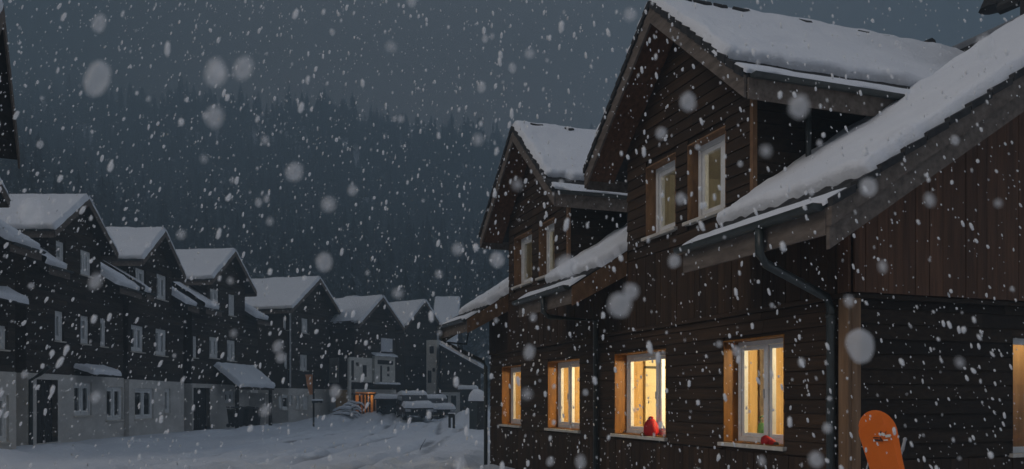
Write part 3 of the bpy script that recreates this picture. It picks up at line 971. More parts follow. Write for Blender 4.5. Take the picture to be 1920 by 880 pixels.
# window in the gable end, built on a turned empty-free frame: same parts, mapped
def end_window():
    a, b, c, d = 2.38, 3.50, 0.97, 2.35
    rv = MB()
    x0 = 0.012
    rv.box(-x0, 0.14, -a - 0.018, -a, c, d); rv.box(-x0, 0.14, -b, -b + 0.018, c, d); rv.box(-x0, 0.14, -b + 0.018, -a - 0.018, d - 0.018, d)
    rv.build("window_reveal", 'wood_black', h1)
    fr = MB()
    y0, y1 = -b + 0.018, -a - 0.018
    for (p, q) in ((y0, y0 + 0.07), (y1 - 0.07, y1), ((y0 + y1) / 2 - 0.05, (y0 + y1) / 2 + 0.05)):
        fr.box(0.05, 0.11, p, q, c, d - 0.018)
    fr.box(0.05, 0.11, y0 + 0.07, y1 - 0.07, c, c + 0.07)
    fr.box(0.05, 0.11, y0 + 0.07, y1 - 0.07, d - 0.09, d - 0.018)
    wn = fr.build("window", 'frame', h1)
    MB().quad((0.08, y0, c), (0.08, y1, c), (0.08, y1, d), (0.08, y0, d)).build("pane", 'glass', wn)
    MB().box(-0.07, 0.12, -b - 0.05, -a + 0.05, c - 0.045, c).build("sill", 'sill', wn)
    nk = MB()
    X0, X1, Y0, Y1, Z0, Z1 = 0.145, 0.82, -3.75, -2.1, 0.6, 2.5
    nk.quad((X1, Y0, Z0), (X1, Y1, Z0), (X1, Y1, Z1), (X1, Y0, Z1)); nk.quad((X0, Y0, Z0), (X1, Y0, Z0), (X1, Y0, Z1), (X0, Y0, Z1)); nk.quad((X0, Y1, Z0), (X1, Y1, Z0), (X1, Y1, Z1), (X0, Y1, Z1))
    nk.quad((X0, Y0, Z1), (X1, Y0, Z1), (X1, Y1, Z1), (X0, Y1, Z1)); nk.quad((X0, Y0, Z0), (X1, Y0, Z0), (X1, Y1, Z0), (X0, Y1, Z0))
    nk.build("alcove", 'pine', h1)
    ld = bpy.data.lights.new("alcove_lamp", 'POINT'); ld.energy = 5.0; ld.color = (1.0, 0.8, 0.5); ld.shadow_soft_size = 0.06
    lo = bpy.data.objects.new("alcove_lamp", ld); lo.location = (0.35, -3.6, 2.38); lo.parent = h1; col.objects.link(lo)
end_window()

# backing wall of the end sits behind the boards already (wall part). downpipes
zr1 = i1['zr']
dp = MB()
ss = 0.06
dp.tube([(ss, 1.10, zr1(1.0) - 0.06), (ss, 1.10, zr1(1.0) - 0.34), (ss, 1.02, zr1(1.0) - 0.44), (0.16, 0.15, 2.72), (0.16, 0.10, 2.60), (0.16, 0.10, -0.3)], 0.048, 10)
for z in (2.5, 1.6, 0.6):
    dp.tube([(0.16, 0.10, z), (0.16, 0.10, z + 0.04)], 0.057, 10)
dp.build("downpipe", 'gutter', h1, smooth=True)
dp = MB()
dp.tube([(6.12, 1.10, zr1(1.0) - 0.06), (6.12, 1.10, zr1(1.0) - 0.34), (6.12, 1.0, zr1(1.0) - 0.42), (6.12, 0.10, 3.0), (6.12, 0.10, -0.3)], 0.045, 10)
dp.build("downpipe", 'gutter', h1, smooth=True)
dp = MB()
dp.tube([(1.40, -0.62, 5.4), (1.40, -0.62, 4.4)], 0.035, 8)
dp.build("downpipe", 'gutter', h1, smooth=True)
dp = MB()
zz = zr1(1.0)
dp.tube([(6.85, 1.10, zz - 0.06), (6.85, 1.10, zz - 0.33), (6.82, 1.02, zz - 0.42), (6.28, 0.14, 2.55), (6.26, 0.10, 2.42), (6.26, 0.10, -0.3)], 0.05, 10)
dp.build("downpipe", 'gutter', h2, smooth=True)
MB().tube([(6.75, 0.98, zz - 0.42), (6.75, 0.45, zz - 0.46), (6.75, 0.40, zz - 0.18)], 0.022, 6).build("gutter_bracket", 'gutter', h2)
ps = MB()
snow_sheet(ps, (6.80, 1.10, zz - 0.41), (-0.52, -0.86, -0.62), (0.86, -0.52, 0), 1.1, 0.10, 0.035, 0.03, 16, 5, (True, True, True, True), 2.0)
ps.build("pipe_snow", 'snow', h2, smooth=True)
# flue and vent on the main ridge
fl = MB()
fl.box(1.0, 1.75, -5.4, -4.7, 6.9, 9.4)
fl.box(0.94, 1.81, -5.46, -4.64, 9.4, 9.48)
fl.build("chimney", 'bare', i1['roof'])
vp = MB().lathe([(0.20, 0.0), (0.12, 0.18), (0.05, 0.32), (0.045, 0.7), (0.09, 0.72), (0.01, 0.80)], (2.72, -5.3, i1['ridge_z'] + 0.40), 10)
vp.build("vent_pipe", 'bare', i1['roof'])

# ================================================================== THE LEFT ROW
def px_hit(P, e_, x):
    """where the sight line through photo column x meets the wall line P + q*e_ : returns q and depth"""
    t = (x - 960.0) / F
    q = (t * P[1] - P[0]) / (e_[0] - t * e_[1])
    return q, P[1] + q * e_[1]

def street_house(apex, heading, L, half, ridge, d_eave, m_eave, gf_top, rects, label, seed, backs=None, far=1.3, gf='plaster', k=0.62, over=0.8, s_c=None, near_ov=0.0, far_ov=0.0, snow_n=0.45, low=False):
    X, Y = apex
    e_ = (math.sin(R(heading)), math.cos(R(heading)))       # away from the camera along the wall
    cpos = L / 2 if s_c is None else s_c                     # local x of the apex; local x runs towards the camera
    org = (X + e_[0] * cpos, Y + e_[1] * cpos, 0)
    root = empty("row_house", org, math.atan2(-e_[1], -e_[0]))
    tag(root, label, "house", "dark gabled houses along the far side of the street")
    wins = []
    for (x0, x1, yt, yb) in rects:
        q0, Y0 = px_hit((X, Y), e_, x0); q1, Y1 = px_hit((X, Y), e_, x1)
        ym = (Y0 + Y1) / 2
        zt, zb = CH + (HOR - yt) * ym / F, CH + (HOR - yb) * ym / F
        sa, sb = sorted((cpos - q0, cpos - q1))
        wins.append((max(0.1, sa), min(L - 0.1, sb), zb, zt))
    d_ov = 0.45
    d_k = (ridge - d_eave) / (half + d_ov)
    info = row_house(root, L, 9.0, cpos - half, cpos + half, m_eave, k, over, far_ov, near_ov, d_eave, d_k, d_ov, 0.5, wins, gf_top, gf, False,
                     0.20, False if far_ov == 0 else True, False if near_ov == 0 else True, seed, 'far_wood', 'far_wood', True, None, 'wood_grey', snow_n, None, low)
    for i, q in enumerate(wins):
        if q[3] - q[2] > 1.75:                                # doorway
            dm = MB().box(q[0] + 0.02, q[1] - 0.02, -0.22, -0.16, -0.1, q[3])
            n_ = int((q[1] - q[0]) / 0.18)
            for j in range(n_):
                dm.box(q[0] + 0.03 + j * 0.18, q[0] + 0.19 + j * 0.18, -0.16, -0.14, -0.1, q[3] - 0.05)
            dm.build("door", 'bare', root)
            continue
        if backs and backs[i] == 'warm': continue
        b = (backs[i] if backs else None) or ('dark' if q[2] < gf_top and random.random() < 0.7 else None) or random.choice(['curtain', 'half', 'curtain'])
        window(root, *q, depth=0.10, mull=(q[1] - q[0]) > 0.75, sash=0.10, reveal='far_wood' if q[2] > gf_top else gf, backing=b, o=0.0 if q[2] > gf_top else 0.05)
    return root, info, e_, cpos

hA, iA, _, _ = street_house((-17.0, 32.4), 0, 7.25, 1.95, 9.45, 7.75, 6.30, 2.55,
    [(104, 122, 452, 492), (150, 172, 470, 517), (102, 120, 583, 640), (150, 168, 592, 645), (187, 200, 597, 650), (66, 106, 712, 830), (136, 170, 718, 780), (197, 235, 725, 788)],
    "plaster based row house with a dark doorway and a snowy hood over the ground floor", 11, s_c=3.95)
hB, iB, _, _ = street_house((-16.8, 39.1), 0, 6.1, 1.95, 9.55, 7.8, 6.30, 2.5,
    [(250, 273, 503, 545), (293, 313, 515, 562), (245, 270, 610, 660), (291, 313, 617, 667), (250, 286, 728, 786), (307, 318, 728, 775)],
    "row house with one wide and one slim white framed window in its grey plaster foot", 12, s_c=3.4)
hC, iC, eC, cC = street_house((-16.0, 46.7), 9, 7.4, 2.1, 9.95, 8.0, 6.35, 2.45,
    [(393, 411, 542, 580), (428, 441, 552, 592), (357, 370, 630, 671), (392, 410, 632, 672), (425, 442, 638, 677), (335, 392, 727, 815), (420, 438, 733, 757)],
    "row house with a snowy lean-to porch roof sheltering dark bins", 13)
hD, iD, eD, cD = street_house((-13.6, 57.0), 15, 6.8, 3.3, 9.9, 7.45, 6.5, 2.35,
    [(524, 538, 590, 618), (565, 578, 597, 625), (525, 540, 662, 692), (562, 577, 665, 695), (518, 528, 740, 769), (539, 547, 741, 760), (553, 561, 742, 768), (566, 577, 743, 769)],
    "row house with four small ground floor windows, orange banner pole in front", 14, low=True)
hE, iE, eE, cE = street_house((-9.69, 60.0), 32.6, 4.4, 1.95, 9.0, 6.9, 6.3, 2.35,
    [(657, 704, 736, 774)],
    "gabled house with pale balcony panels and a warm lit entrance", 15, backs=['warm'], s_c=1.97, low=True)
hF, iF, eF, cF = street_house((-7.6, 69.5), 38, 3.9, 1.8, 9.85, 7.6, 6.6, 2.2, [],
    "windowless dark gabled house between the pale panelled house and the pale tower", 16, s_c=1.95, low=True)
# the house at the very left edge: only the end of its eave, a window and its plaster foot show
hZ, iZ, _, _ = street_house((-16.2, 23.6), 0, 7.0, 1.9, 9.7, 7.9, 6.45, 2.5, [(-4, 14, 610, 656), (-10, 14, 740, 830)],
    "house cut by the photo's edge, only a snow capped window hood showing", 10, far_ov=0.1)

# --- fittings of the row
def hood(root, x0, x1, z, out_, drop, name="door_hood"):
    """small sloping canopy on brackets with its load of snow"""
    m = MB().prism([(x0, 0.0, z), (x1, 0.0, z), (x1, out_, z - drop), (x0, out_, z - drop)], (0, 0, -0.07))
    o_ = m.build(name, 'bare', root)
    sn = MB()
    hh = math.hypot(out_, drop)
    snow_sheet(sn, (x0, out_, z - drop), (1, 0, 0), (0, -out_ / hh, drop / hh), x1 - x0, hh, 0.20, 0.12, 18, 10, (True, True, True, False), 4.0)
    sn.build("hood_snow", 'snow', o_, smooth=True)
    return o_
hood(hA, 1.9, 4.1, 2.85, 0.8, 0.25)
hood(hZ, 0.3, 3.2, 5.0, 0.6, 0.3, "window_hood")
dpz = MB().tube([(7.4, 0.9, 2.75), (7.25, 0.5, 2.5), (7.15, 0.12, 2.3), (7.15, 0.12, -0.2)], 0.07, 8)
dpz.build("downpipe", 'gutter', hA)
MB().tube([(0.25, 0.12, 6.2), (0.25, 0.12, -0.2)], 0.05, 8).build("downpipe", 'alu', hD) if False else None
MB().tube([(6.7, 0.12, 7.2), (6.7, 0.12, 2.4)], 0.06, 8).build("downpipe", 'alu', hD)
for root, inf, x in ((hD, iD, 1.2), (hE, iE, 0.2)):
    ct_ = inf['d_ridge'] + 0.3
    cb = MB().box(x, x + 0.9, -4.0, -3.1, inf['d_ridge'] - 2.5, ct_)
    ch = cb.build("chimney", 'bare', root)
    cs = MB()
    snow_sheet(cs, (x - 0.1, -3.0, ct_), (1, 0, 0), (0, -1, 0), 1.1, 1.1, 0.14, 0.12, 8, 8, (True, True, True, True), 1.0)
    cs.build("chimney_snow", 'snow', ch, smooth=True)

# porch of the third house: lean-to roof on posts
pr = MB()
px0, px1, pz, po, pd = 0.74, 5.15, 3.45, 1.45, 1.15
pr.prism([(px0, 0.0, pz), (px1, 0.0, pz), (px1, po, pz - pd), (px0, po, pz - pd)], (0, 0, -0.14))
porch = pr.build("porch_roof", 'far_wood', hC)
ps = MB()
hh = math.hypot(po, pd)
snow_sheet(ps, (px0, po, pz - pd), (1, 0, 0), (0, -po / hh, pd / hh), px1 - px0, hh, 0.26, 0.14, 24, 22, (True, True, True, False), 5.0)
ps.build("porch_snow", 'snow', porch, smooth=True)
for sx in (px0 + 0.15, px1 - 0.15):
    MB().box(sx - 0.08, sx + 0.08, po - 0.26, po - 0.10, -0.3, pz - pd - 0.02).build("porch_post", 'far_wood', hC)
MB().box(px0 + 0.3, px0 + 0.4, 0.06, po - 0.4, -0.3, 2.0).build("porch_wall", 'plaster', hC)

# house E: balcony panels, blank board, bay, pillar, lit entrance; measured off the wall line
def onE(x, y):
    q, Y_ = px_hit((-9.69, 60.0), eE, x)
    return cE - q, CH + (HOR - y) * Y_ / F
def rectE(mb, x0, x1, yt, yb, o0, o1):
    a, zt0 = onE(x0, yt); b, zt1 = onE(x1, yt)
    zb = onE((x0 + x1) / 2, yb)[1]
    lo, hi = sorted((a, b))
    mb.box(lo, hi, o0, o1, zb, (zt0 + zt1) / 2)
    return lo, hi, zb, (zt0 + zt1) / 2
rectE(eb := MB(), 652, 695, 671, 717, 0.06, 0.16); eb.build("render_panel", 'cream', hE)
bx_ = rectE(eb := MB(), 697, 735, 669, 719, 0.06, 0.30); eb.build("render_bay", 'cream', hE)
cor = (-9.69 - eE[0] * (4.4 - cE), 60.0 - eE[1] * (4.4 - cE)); inw = (-eE[1], eE[0])     # near corner, and the way its side wall runs back
q0_, Y0_ = px_hit(cor, inw, 636); q1_, Y1_ = px_hit(cor, inw, 606)
MB().box(4.41, 4.47, -q1_, -q0_, CH + (HOR - 718) * Y0_ / F, CH + (HOR - 671) * Y0_ / F).build("painted_panel", 'mural', hE)
for rc_ in ((655, 660, 676, 713), (664, 669, 680, 687), (677, 684, 685, 707)):
    rectE(eb := MB(), *rc_, 0.161, 0.18); eb.build("dark_opening", 'bare', hE)
for rc_ in ((707, 710, 686, 716), (720, 724, 688, 706), (702, 731, 676, 684)):
    rectE(eb := MB(), *rc_, 0.301, 0.32); eb.build("dark_opening", 'bare', hE)
bs = MB()
snow_sheet(bs, (bx_[0] - 0.1, 0.5, bx_[3]), (1, 0, 0), (0, -0.94, 0.34), bx_[1] - bx_[0] + 0.2, 0.5, 0.10, 0.08, 14, 8, (True, True, True, False), 8.0)
bs.build("bay_snow", 'snow', hE, smooth=True)
MB().box(bx_[0] - 0.1, bx_[1] + 0.1, 0.06, 0.8, bx_[2] - 0.16, bx_[2] - 0.08).build("canopy", 'far_wood', hE)
bs = MB()
snow_sheet(bs, (bx_[0] - 0.1, 0.8, bx_[2] - 0.08), (1, 0, 0), (0, -1, 0.02), bx_[1] - bx_[0] + 0.2, 0.5, 0.12, 0.1, 14, 8, (True, True, True, True), 8.5)
bs.build("canopy_snow", 'snow', hE, smooth=True)
px_, pz_ = onE(648, 672)
MB().tube([(px_, 0.35, -0.2), (px_, 0.35, pz_)], 0.13, 10).build("pillar", 'cream', hE, smooth=True)
rectE(bd := MB(), 713, 734, 635, 660, 0.06, 0.10); bd.build("blank_board", 'paper', hE)
e0_, e1_ = sorted((onE(657, 740)[0], onE(704, 740)[0]))
ep = MB()
for k_ in (0.12, 0.3, 0.42, 0.55, 0.7, 0.9):
    x = e0_ + (e1_ - e0_) * k_
    ep.box(x - 0.05, x + 0.05, 0.1, 0.2, -0.2, 1.95)
ep.box(e0_, e1_, 0.09, 0.21, 1.952, 2.06)
ep.build("entrance_posts", 'far_wood', hE)
er_ = MB()
er_.quad((e0_, -1.4, -0.3), (e1_, -1.4, -0.3), (e1_, -1.4, 2.3), (e0_, -1.4, 2.3))
er_.quad((e0_, 0.0, -0.3), (e0_, -1.4, -0.3), (e0_, -1.4, 2.3), (e0_, 0.0, 2.3)); er_.quad((e1_, 0.0, -0.3), (e1_, -1.4, -0.3), (e1_, -1.4, 2.3), (e1_, 0.0, 2.3))
er_.build("entrance_wall", 'warmroom', hE)
for x, o_, z, pw in ((e0_ + 0.5, -0.5, 1.9, 11), (e1_ - 0.6, -0.3, 1.5, 4)):
    ld = bpy.data.lights.new("entrance_lamp", 'POINT'); ld.energy = pw; ld.color = (1.0, 0.55, 0.2); ld.shadow_soft_size = 0.08
    lo = bpy.data.objects.new("entrance_lamp", ld); lo.location = (x, o_, z); lo.parent = hE; col.objects.link(lo)

# --- the pale stair tower and the low house past it
def at(px, Y, z=0.0):
    return Vector(((px - 960.0) / F * Y, Y, z))
tw = empty("stair_tower", at(811, 68.6), R(-8))
tag(tw, "narrow pale rendered tower with small dark windows between the dark gables", "tower")
MB().box(-0.42, 0.42, -0.4, 0.6, -0.3, 6.5).build("wall", 'cream', tw)
tn = MB()
for a, b, c, d in ((-0.15, 0.2, 5.4, 6.0), (-0.3, 0.0, 3.0, 4.0), (0.1, 0.3, 3.9, 4.2)):
    tn.box(a, b, -0.43, -0.401, c, d)
tn.build("window", 'bare', tw)

def gable_house(name, label, loc, rz, Wd, Dp, z_e, z_r, ov, base_h=0.0, wall='far_wood', seed=0.0, wins=(), snow_n=6, group=None):
    """plain house: ridge along local y, gable ends at y = 0 and y = Dp, front faces -y"""
    root = empty(name, loc, rz)
    tag(root, label, "house", group)
    hw = Wd / 2
    m = MB()
    m.poly([(-hw, 0, base_h), (hw, 0, base_h), (hw, 0, z_e), (0, 0, z_r), (-hw, 0, z_e)])
    m.poly([(-hw, Dp, base_h), (hw, Dp, base_h), (hw, Dp, z_e), (0, Dp, z_r), (-hw, Dp, z_e)])
    m.quad((-hw, 0, base_h), (-hw, Dp, base_h), (-hw, Dp, z_e), (-hw, 0, z_e))
    m.quad((hw, 0, base_h), (hw, Dp, base_h), (hw, Dp, z_e), (hw, 0, z_e))
    kk = (z_r - z_e) / hw
    boards_h(m, -hw, hw, base_h + 0.02, z_r - 0.1, [], 0.2, 0.0)if False else None
    m.build("wall", wall, root)
    bm_ = MB(); tmp = MB()
    boards_h(tmp, -hw, hw, base_h + 0.02, z_r - 0.1, list(wins), 0.2, 0.0, lambda z: (-hw if z < z_e else -hw + (z - z_e) / kk, hw if z < z_e else hw - (z - z_e) / kk))
    n = 0
    bm_.v = [(v[0], -v[1], v[2]) for v in tmp.v]; bm_.f = list(tmp.f)
    bm_.build("boarding", wall, root)
    r_ = MB()
    for sg in (-1, 1):
        r_.prism([(sg * (hw + ov), -ov, z_e - kk * ov + 0.12), (0, -ov, z_r + 0.12), (0, Dp + ov, z_r + 0.12), (sg * (hw + ov), Dp + ov, z_e - kk * ov + 0.12)], (0, 0, -0.14))
    rf = r_.build("roof", 'tile', root)
    b_ = MB()
    for sg in (-1, 1):
        b_.prism([(sg * (hw + ov), -ov - 0.03, z_e - kk * ov + 0.10), (0, -ov - 0.03, z_r + 0.10), (0, -ov - 0.03, z_r - 0.18), (sg * (hw + ov), -ov - 0.03, z_e - kk * ov - 0.18)], (0, 0.028, 0))
    b_.build("bargeboard", 'wood_grey', root)
    sn = MB()
    hyp = math.hypot(1, kk)
    for sg in (-1, 1):
        snow_sheet(sn, (sg * (hw + ov), -ov, z_e - kk * ov + 0.12), (0, 1, 0), (-sg / hyp, 0, kk / hyp), Dp + 2 * ov, (hw + ov) * hyp + 0.05, 0.26, 0.16, int((Dp + 2 * ov) * snow_n), int((hw + ov) * snow_n), (True, True, True, False), seed)
    sn.build("roof_snow", 'snow', root, smooth=True)
    for a, b, c, d in wins:
        wm = MB()
        wm.box(a, b, -0.03, -0.005, c, d)
        wn = wm.build("window", 'carglass', root)
        MB().box(a - 0.06, b + 0.06, -0.06, -0.031, d, d + 0.08).box(a - 0.06, b + 0.06, -0.06, -0.031, c - 0.08, c).box(a - 0.06, a, -0.06, -0.031, c, d).box(b, b + 0.06, -0.06, -0.031, c, d).build("frame", 'frame', wn)
    return root
# a house whose broad snowy roof slope shows above the tower
gable_house("dark_house", "dark house behind the pale tower with a broad plain snowy roof slope", at(826, 76), R(-90), 9.0, 1.3, 6.4, 10.7, 0.5, -0.3, seed=21)
lh = empty("low_house", at(828, 66), R(4))
tag(lh, "low house with one snowy roof slope falling towards the near timber wall, pale foot", "house")
m = MB()
lw_, ld_, zh, zl = 3.1, 6.0, 5.75, 4.05
m.poly([(0, 0, 2.2), (lw_, 0, 2.2), (lw_, 0, zl), (0, 0, zh)]); m.poly([(0, ld_, 2.2), (lw_, ld_, 2.2), (lw_, ld_, zl), (0, ld_, zh)])
m.quad((0, 0, 2.2), (0, ld_, 2.2), (0, ld_, zh), (0, 0, zh)); m.quad((lw_, 0, 2.2), (lw_, ld_, 2.2), (lw_, ld_, zl), (lw_, 0, zl))
tmp = MB(); boards_h(tmp, 0, lw_, 2.22, zh - 0.1, [], 0.2, 0.0, lambda z: (0, lw_ if z < zl else lw_ * (zh - z) / (zh - zl)))
n_ = len(m.v); m.v += [(v[0], -v[1], v[2]) for v in tmp.v]; m.f += [tuple(n_ + i for i in f) for f in tmp.f]
m.build("wall", 'far_wood', lh)
MB().box(-0.02, lw_ + 0.02, -0.04, ld_, -0.4, 2.2).build("plaster_wall", 'plaster', lh)
sl_ = (zh - zl) / lw_
rfl = MB().prism([(-0.2, -0.4, zh + 0.2 * sl_ + 0.12), (lw_ + 0.5, -0.4, zl - 0.5 * sl_ + 0.12), (lw_ + 0.5, ld_, zl - 0.5 * sl_ + 0.12), (-0.2, ld_, zh + 0.2 * sl_ + 0.12)], (0, 0, -0.14)).build("roof", 'tile', lh)
hy_ = math.hypot(1, sl_)
sn = MB(); snow_sheet(sn, (lw_ + 0.5, -0.4, zl - 0.5 * sl_ + 0.12), (0, 1, 0), (-1 / hy_, 0, sl_ / hy_), ld_ + 0.4, (lw_ + 0.7) * hy_, 0.24, 0.14, 30, 24, (True, True, True, True), 23)
sn.build("roof_snow", 'snow', rfl, smooth=True)
for a_, b_, c_, d_ in ((0.12, 0.5, 0.9, 1.95), (0.75, 1.15, 0.8, 1.95), (1.9, 2.3, 0.9, 1.95)):
    wn = MB().box(a_, b_, -0.06, -0.041, c_, d_).build("window", 'carglass', lh)
    MB().box(a_ - 0.05, b_ + 0.05, -0.075, -0.041, d_, d_ + 0.06).box(a_ - 0.05, b_ + 0.05, -0.075, -0.041, c_ - 0.06, c_).build("frame", 'frame', wn)
# roof corner reaching in at the top left: a house close by, seen along its front
nh = gable_house("near_house", "dark roof corner of a close house poking into the sky", (-8.73, 13.29, 0), R(114.8), 3.4, 8.0, 6.5, 7.9, 0.5, -0.3, wall='wood_black', seed=25)

# ================================================================== STREET THINGS
def snow_cap(parent, x0, x1, y0, y1, z, T, name="snow_cap", r=0.12, n=10, seed=0.0):
    m = MB()
    snow_sheet(m, (x0, y0, z), (1, 0, 0), (0, 1, 0), x1 - x0, y1 - y0, T, r, n, n, (True, True, True, True), seed)
    return m.build(name, 'snow', parent, smooth=True)

def car(label, loc, rz, Lc, Wc, Hc, van, seed):
    """parked car deep in snow; local x to its right, -y its front"""
    root = empty("parked_car", loc, rz)
    tag(root, label, "car", "cars parked at the end of the street")
    hw = Wc / 2
    hood_z, belt = Hc * 0.55, Hc * 0.58
    f0, cw, rt, rr = -Lc * 0.5, -Lc * 0.5 + (0.9 if van else 1.15), -Lc * 0.5 + (1.5 if van else 1.9), Lc * 0.5
    lower = [(-hw, f0, 0.28), (-hw, f0, hood_z * 0.86), (-hw, f0 + 0.18, hood_z), (-hw, cw, belt), (-hw, rr - 0.05, belt), (-hw, rr, 0.8), (-hw, rr, 0.28)]
    MB().prism(lower, (Wc, 0, 0)).build("body", 'car', root, bevel=0.06)
    iw = hw * 0.86
    cabin = MB()
    a = [(-hw + 0.03, cw, belt), (hw - 0.03, cw, belt), (hw - 0.03, rr - 0.1, belt), (-hw + 0.03, rr - 0.1, belt)]
    b = [(-iw, rt, Hc), (iw, rt, Hc), (iw, rr - 0.3, Hc), (-iw, rr - 0.3, Hc)]
    cabin.poly(b)
    for i in range(4):
        j = (i + 1) % 4
        cabin.quad(a[i], a[j], b[j], b[i])
    cabin.build("cabin", 'car', root)
    ws = MB()
    d = Vector((0, -0.02, 0.012))
    q = [Vector(a[0]) * 0.93 + Vector(b[0]) * 0.07, Vector(a[1]) * 0.93 + Vector(b[1]) * 0.07, Vector(b[1]) * 0.93 + Vector(a[1]) * 0.07, Vector(b[0]) * 0.93 + Vector(a[0]) * 0.07]
    q[0].x += 0.07; q[1].x -= 0.07; q[2].x -= 0.07; q[3].x += 0.07
    ws.poly([tuple(p + d) for p in q])
    ws.build("windscreen", 'carglass', root)
    for sg in (-1, 1):
        sw = MB()
        y0, y1 = cw + 0.35, rr - 0.45
        sw.quad((sg * (hw - 0.012), y0, belt + 0.05), (sg * (hw - 0.012), y1, belt + 0.05), (sg * (iw + 0.022), y1 - 0.1, Hc - 0.1), (sg * (iw + 0.022), rt + 0.15, Hc - 0.1))
        sw.build("side_window", 'carglass', root)
        MB().box(sg * hw * 0.78 - 0.17, sg * hw * 0.78 + 0.17, f0 - 0.02, f0 + 0.02, hood_z * 0.62, hood_z * 0.80).build("headlight", 'lampglass', root)
        mm = MB().box(sg * (hw + 0.10) - 0.09, sg * (hw + 0.10) + 0.09, cw + 0.25, cw + 0.37, belt + 0.05, belt + 0.22)
        mm.build("mirror", 'car', root)
        for yy in (f0 + 0.75, rr - 0.75):
            wt = MB()
            wt.tube([(sg * (hw - 0.2), yy, 0.33), (sg * (hw + 0.015), yy, 0.33)], 0.33, 18)
            wo = wt.build("wheel", 'rubber', root)
            MB().tube([(sg * (hw + 0.016), yy, 0.33), (sg * (hw + 0.026), yy, 0.33)], 0.19, 14).build("rim", 'alu', wo)
    MB().box(-hw + 0.05, hw - 0.05, f0 - 0.05, f0 - 0.004, 0.32, 0.52).build("bumper", 'rubber', root)
    MB().box(-hw * 0.5, hw * 0.5, f0 - 0.02, f0 - 0.003, hood_z * 0.6, hood_z * 0.78).build("grille", 'rubber', root)
    sn = MB()
    snow_sheet(sn, (-iw - 0.04, rt - 0.06, Hc), (1, 0, 0), (0, 1, 0), 2 * iw + 0.08, rr - 0.25 - rt, 0.26, 0.2, 14, 20, (True, True, True, True), seed)
    snow_sheet(sn, (-hw - 0.02, f0 - 0.06, hood_z - 0.10), (1, 0, 0), (0, 1, 0.12), Wc + 0.04, cw - f0 + 0.25, 0.34, 0.26, 14, 14, (True, True, True, True), seed + 2)
    sn.build("car_snow", 'snow', root, smooth=True)
    return root
car("snow laden dark car facing the street, its bonnet under a thick white slab", at(776, 55, 0.30), R(16), 4.3, 1.85, 1.62, False, 31)
car("smaller dark car half hidden behind the other parked car, nearer the bollard", at(818, 59.5, 0.25), R(20), 3.9, 1.7, 1.45, False, 37)

# bollard
bl = empty("bollard", at(847, 45.5, 0.0))
tag(bl, "short dark bollard with a cut out slot standing in the snow before the parked cars", "bollard")
MB().box(-0.18, -0.05, -0.1, 0.1, -0.4, 0.62).box(0.05, 0.18, -0.1, 0.1, -0.4, 0.62).box(-0.18, 0.18, -0.1, 0.1, 0.622, 0.86).build("post", 'bare', bl, bevel=0.02)
snow_cap(bl, -0.18, 0.18, -0.12, 0.12, 0.86, 0.05)
# dark cabinet under snow at the end of the near wall
kb = empty("utility_cabinet", at(892, 44, 0.1))
tag(kb, "dark cabinet under a snow cap beside the far corner of the timber house", "cabinet")
MB().box(-0.32, 0.5, -0.35, 0.35, -0.3, 1.45).build("body", 'bare', kb, bevel=0.03)
MB().box(-0.30, 0.08, -0.365, -0.352, -0.1, 1.38).build("door", 'gutter', kb)
snow_cap(kb, -0.36, 0.56, -0.4, 0.4, 1.45, 0.62, r=0.38, n=14)
# snow covered booth (small shelter) left of the van
bo = empty("bus_shelter", at(731, 57.5, 0.25))
tag(bo, "small dark shelter with a rounded snow roof between the warm entrance and the parked cars", "shelter")
MB().box(-0.85, -0.75, -0.5, 0.5, -0.4, 1.35).box(0.75, 0.85, -0.5, 0.5, -0.4, 1.35).build("side_panel", 'bare', bo)
MB().box(-0.75, 0.75, 0.42, 0.5, -0.4, 1.35).build("back_panel", 'carglass', bo)
MB().box(-1.0, 1.0, -0.7, 0.6, 1.35, 1.43).build("roof", 'bare', bo)
snow_cap(bo, -1.0, 1.0, -0.72, 0.6, 1.43, 0.3, r=0.25, n=14)
# second shelter by the low house
b2 = empty("phone_box", at(878, 63, 0.1))
tag(b2, "narrow glazed box with a flat snow top before the low house", "booth")
MB().box(-0.6, -0.5, -0.5, 0.5, -0.3, 2.3).box(0.5, 0.6, -0.5, 0.5, -0.3, 2.3).box(-0.5, 0.5, -0.5, 0.5, 2.2, 2.3).build("frame", 'bare', b2)
MB().box(-0.5, 0.5, -0.44, -0.42, -0.3, 2.2).build("pane", 'carglass', b2)
snow_cap(b2, -0.75, 0.75, -0.6, 0.6, 2.3, 0.28, r=0.2)
# banner pole
bp_ = empty("banner_pole", at(588, 47.8, 0.0))
tag(bp_, "dark sign pole with a faded orange banner in front of the small windowed house", "pole")
MB().tube([(0, 0, -0.3), (0, 0, 3.1)], 0.055, 8).build("pole", 'bare', bp_)
bnr = MB()
nseg = 10
for i in range(nseg):
    z0, z1 = 3.05 - 1.15 * i / nseg, 3.05 - 1.15 * (i + 1) / nseg
    wd0, wd1 = 0.42 * (1 - 0.55 * i / nseg), 0.42 * (1 - 0.55 * (i + 1) / nseg)
    y0, y1 = 0.06 * math.sin(i * 0.9), 0.06 * math.sin((i + 1) * 0.9)
    bnr.prism([(-0.06, y0, z0), (-0.06 - wd0, y0 - 0.05, z0), (-0.06 - wd1, y1 - 0.05, z1), (-0.06, y1, z1)], (0, 0.015, 0))
bnr.build("banner", 'banner', bp_)
MB().box(-0.10, 0.50, -0.03, 0.03, 1.42, 1.56).build("sign_arm", 'bare', bp_)
snow_cap(bp_, -0.12, 0.52, -0.08, 0.08, 1.56, 0.10, r=0.08)
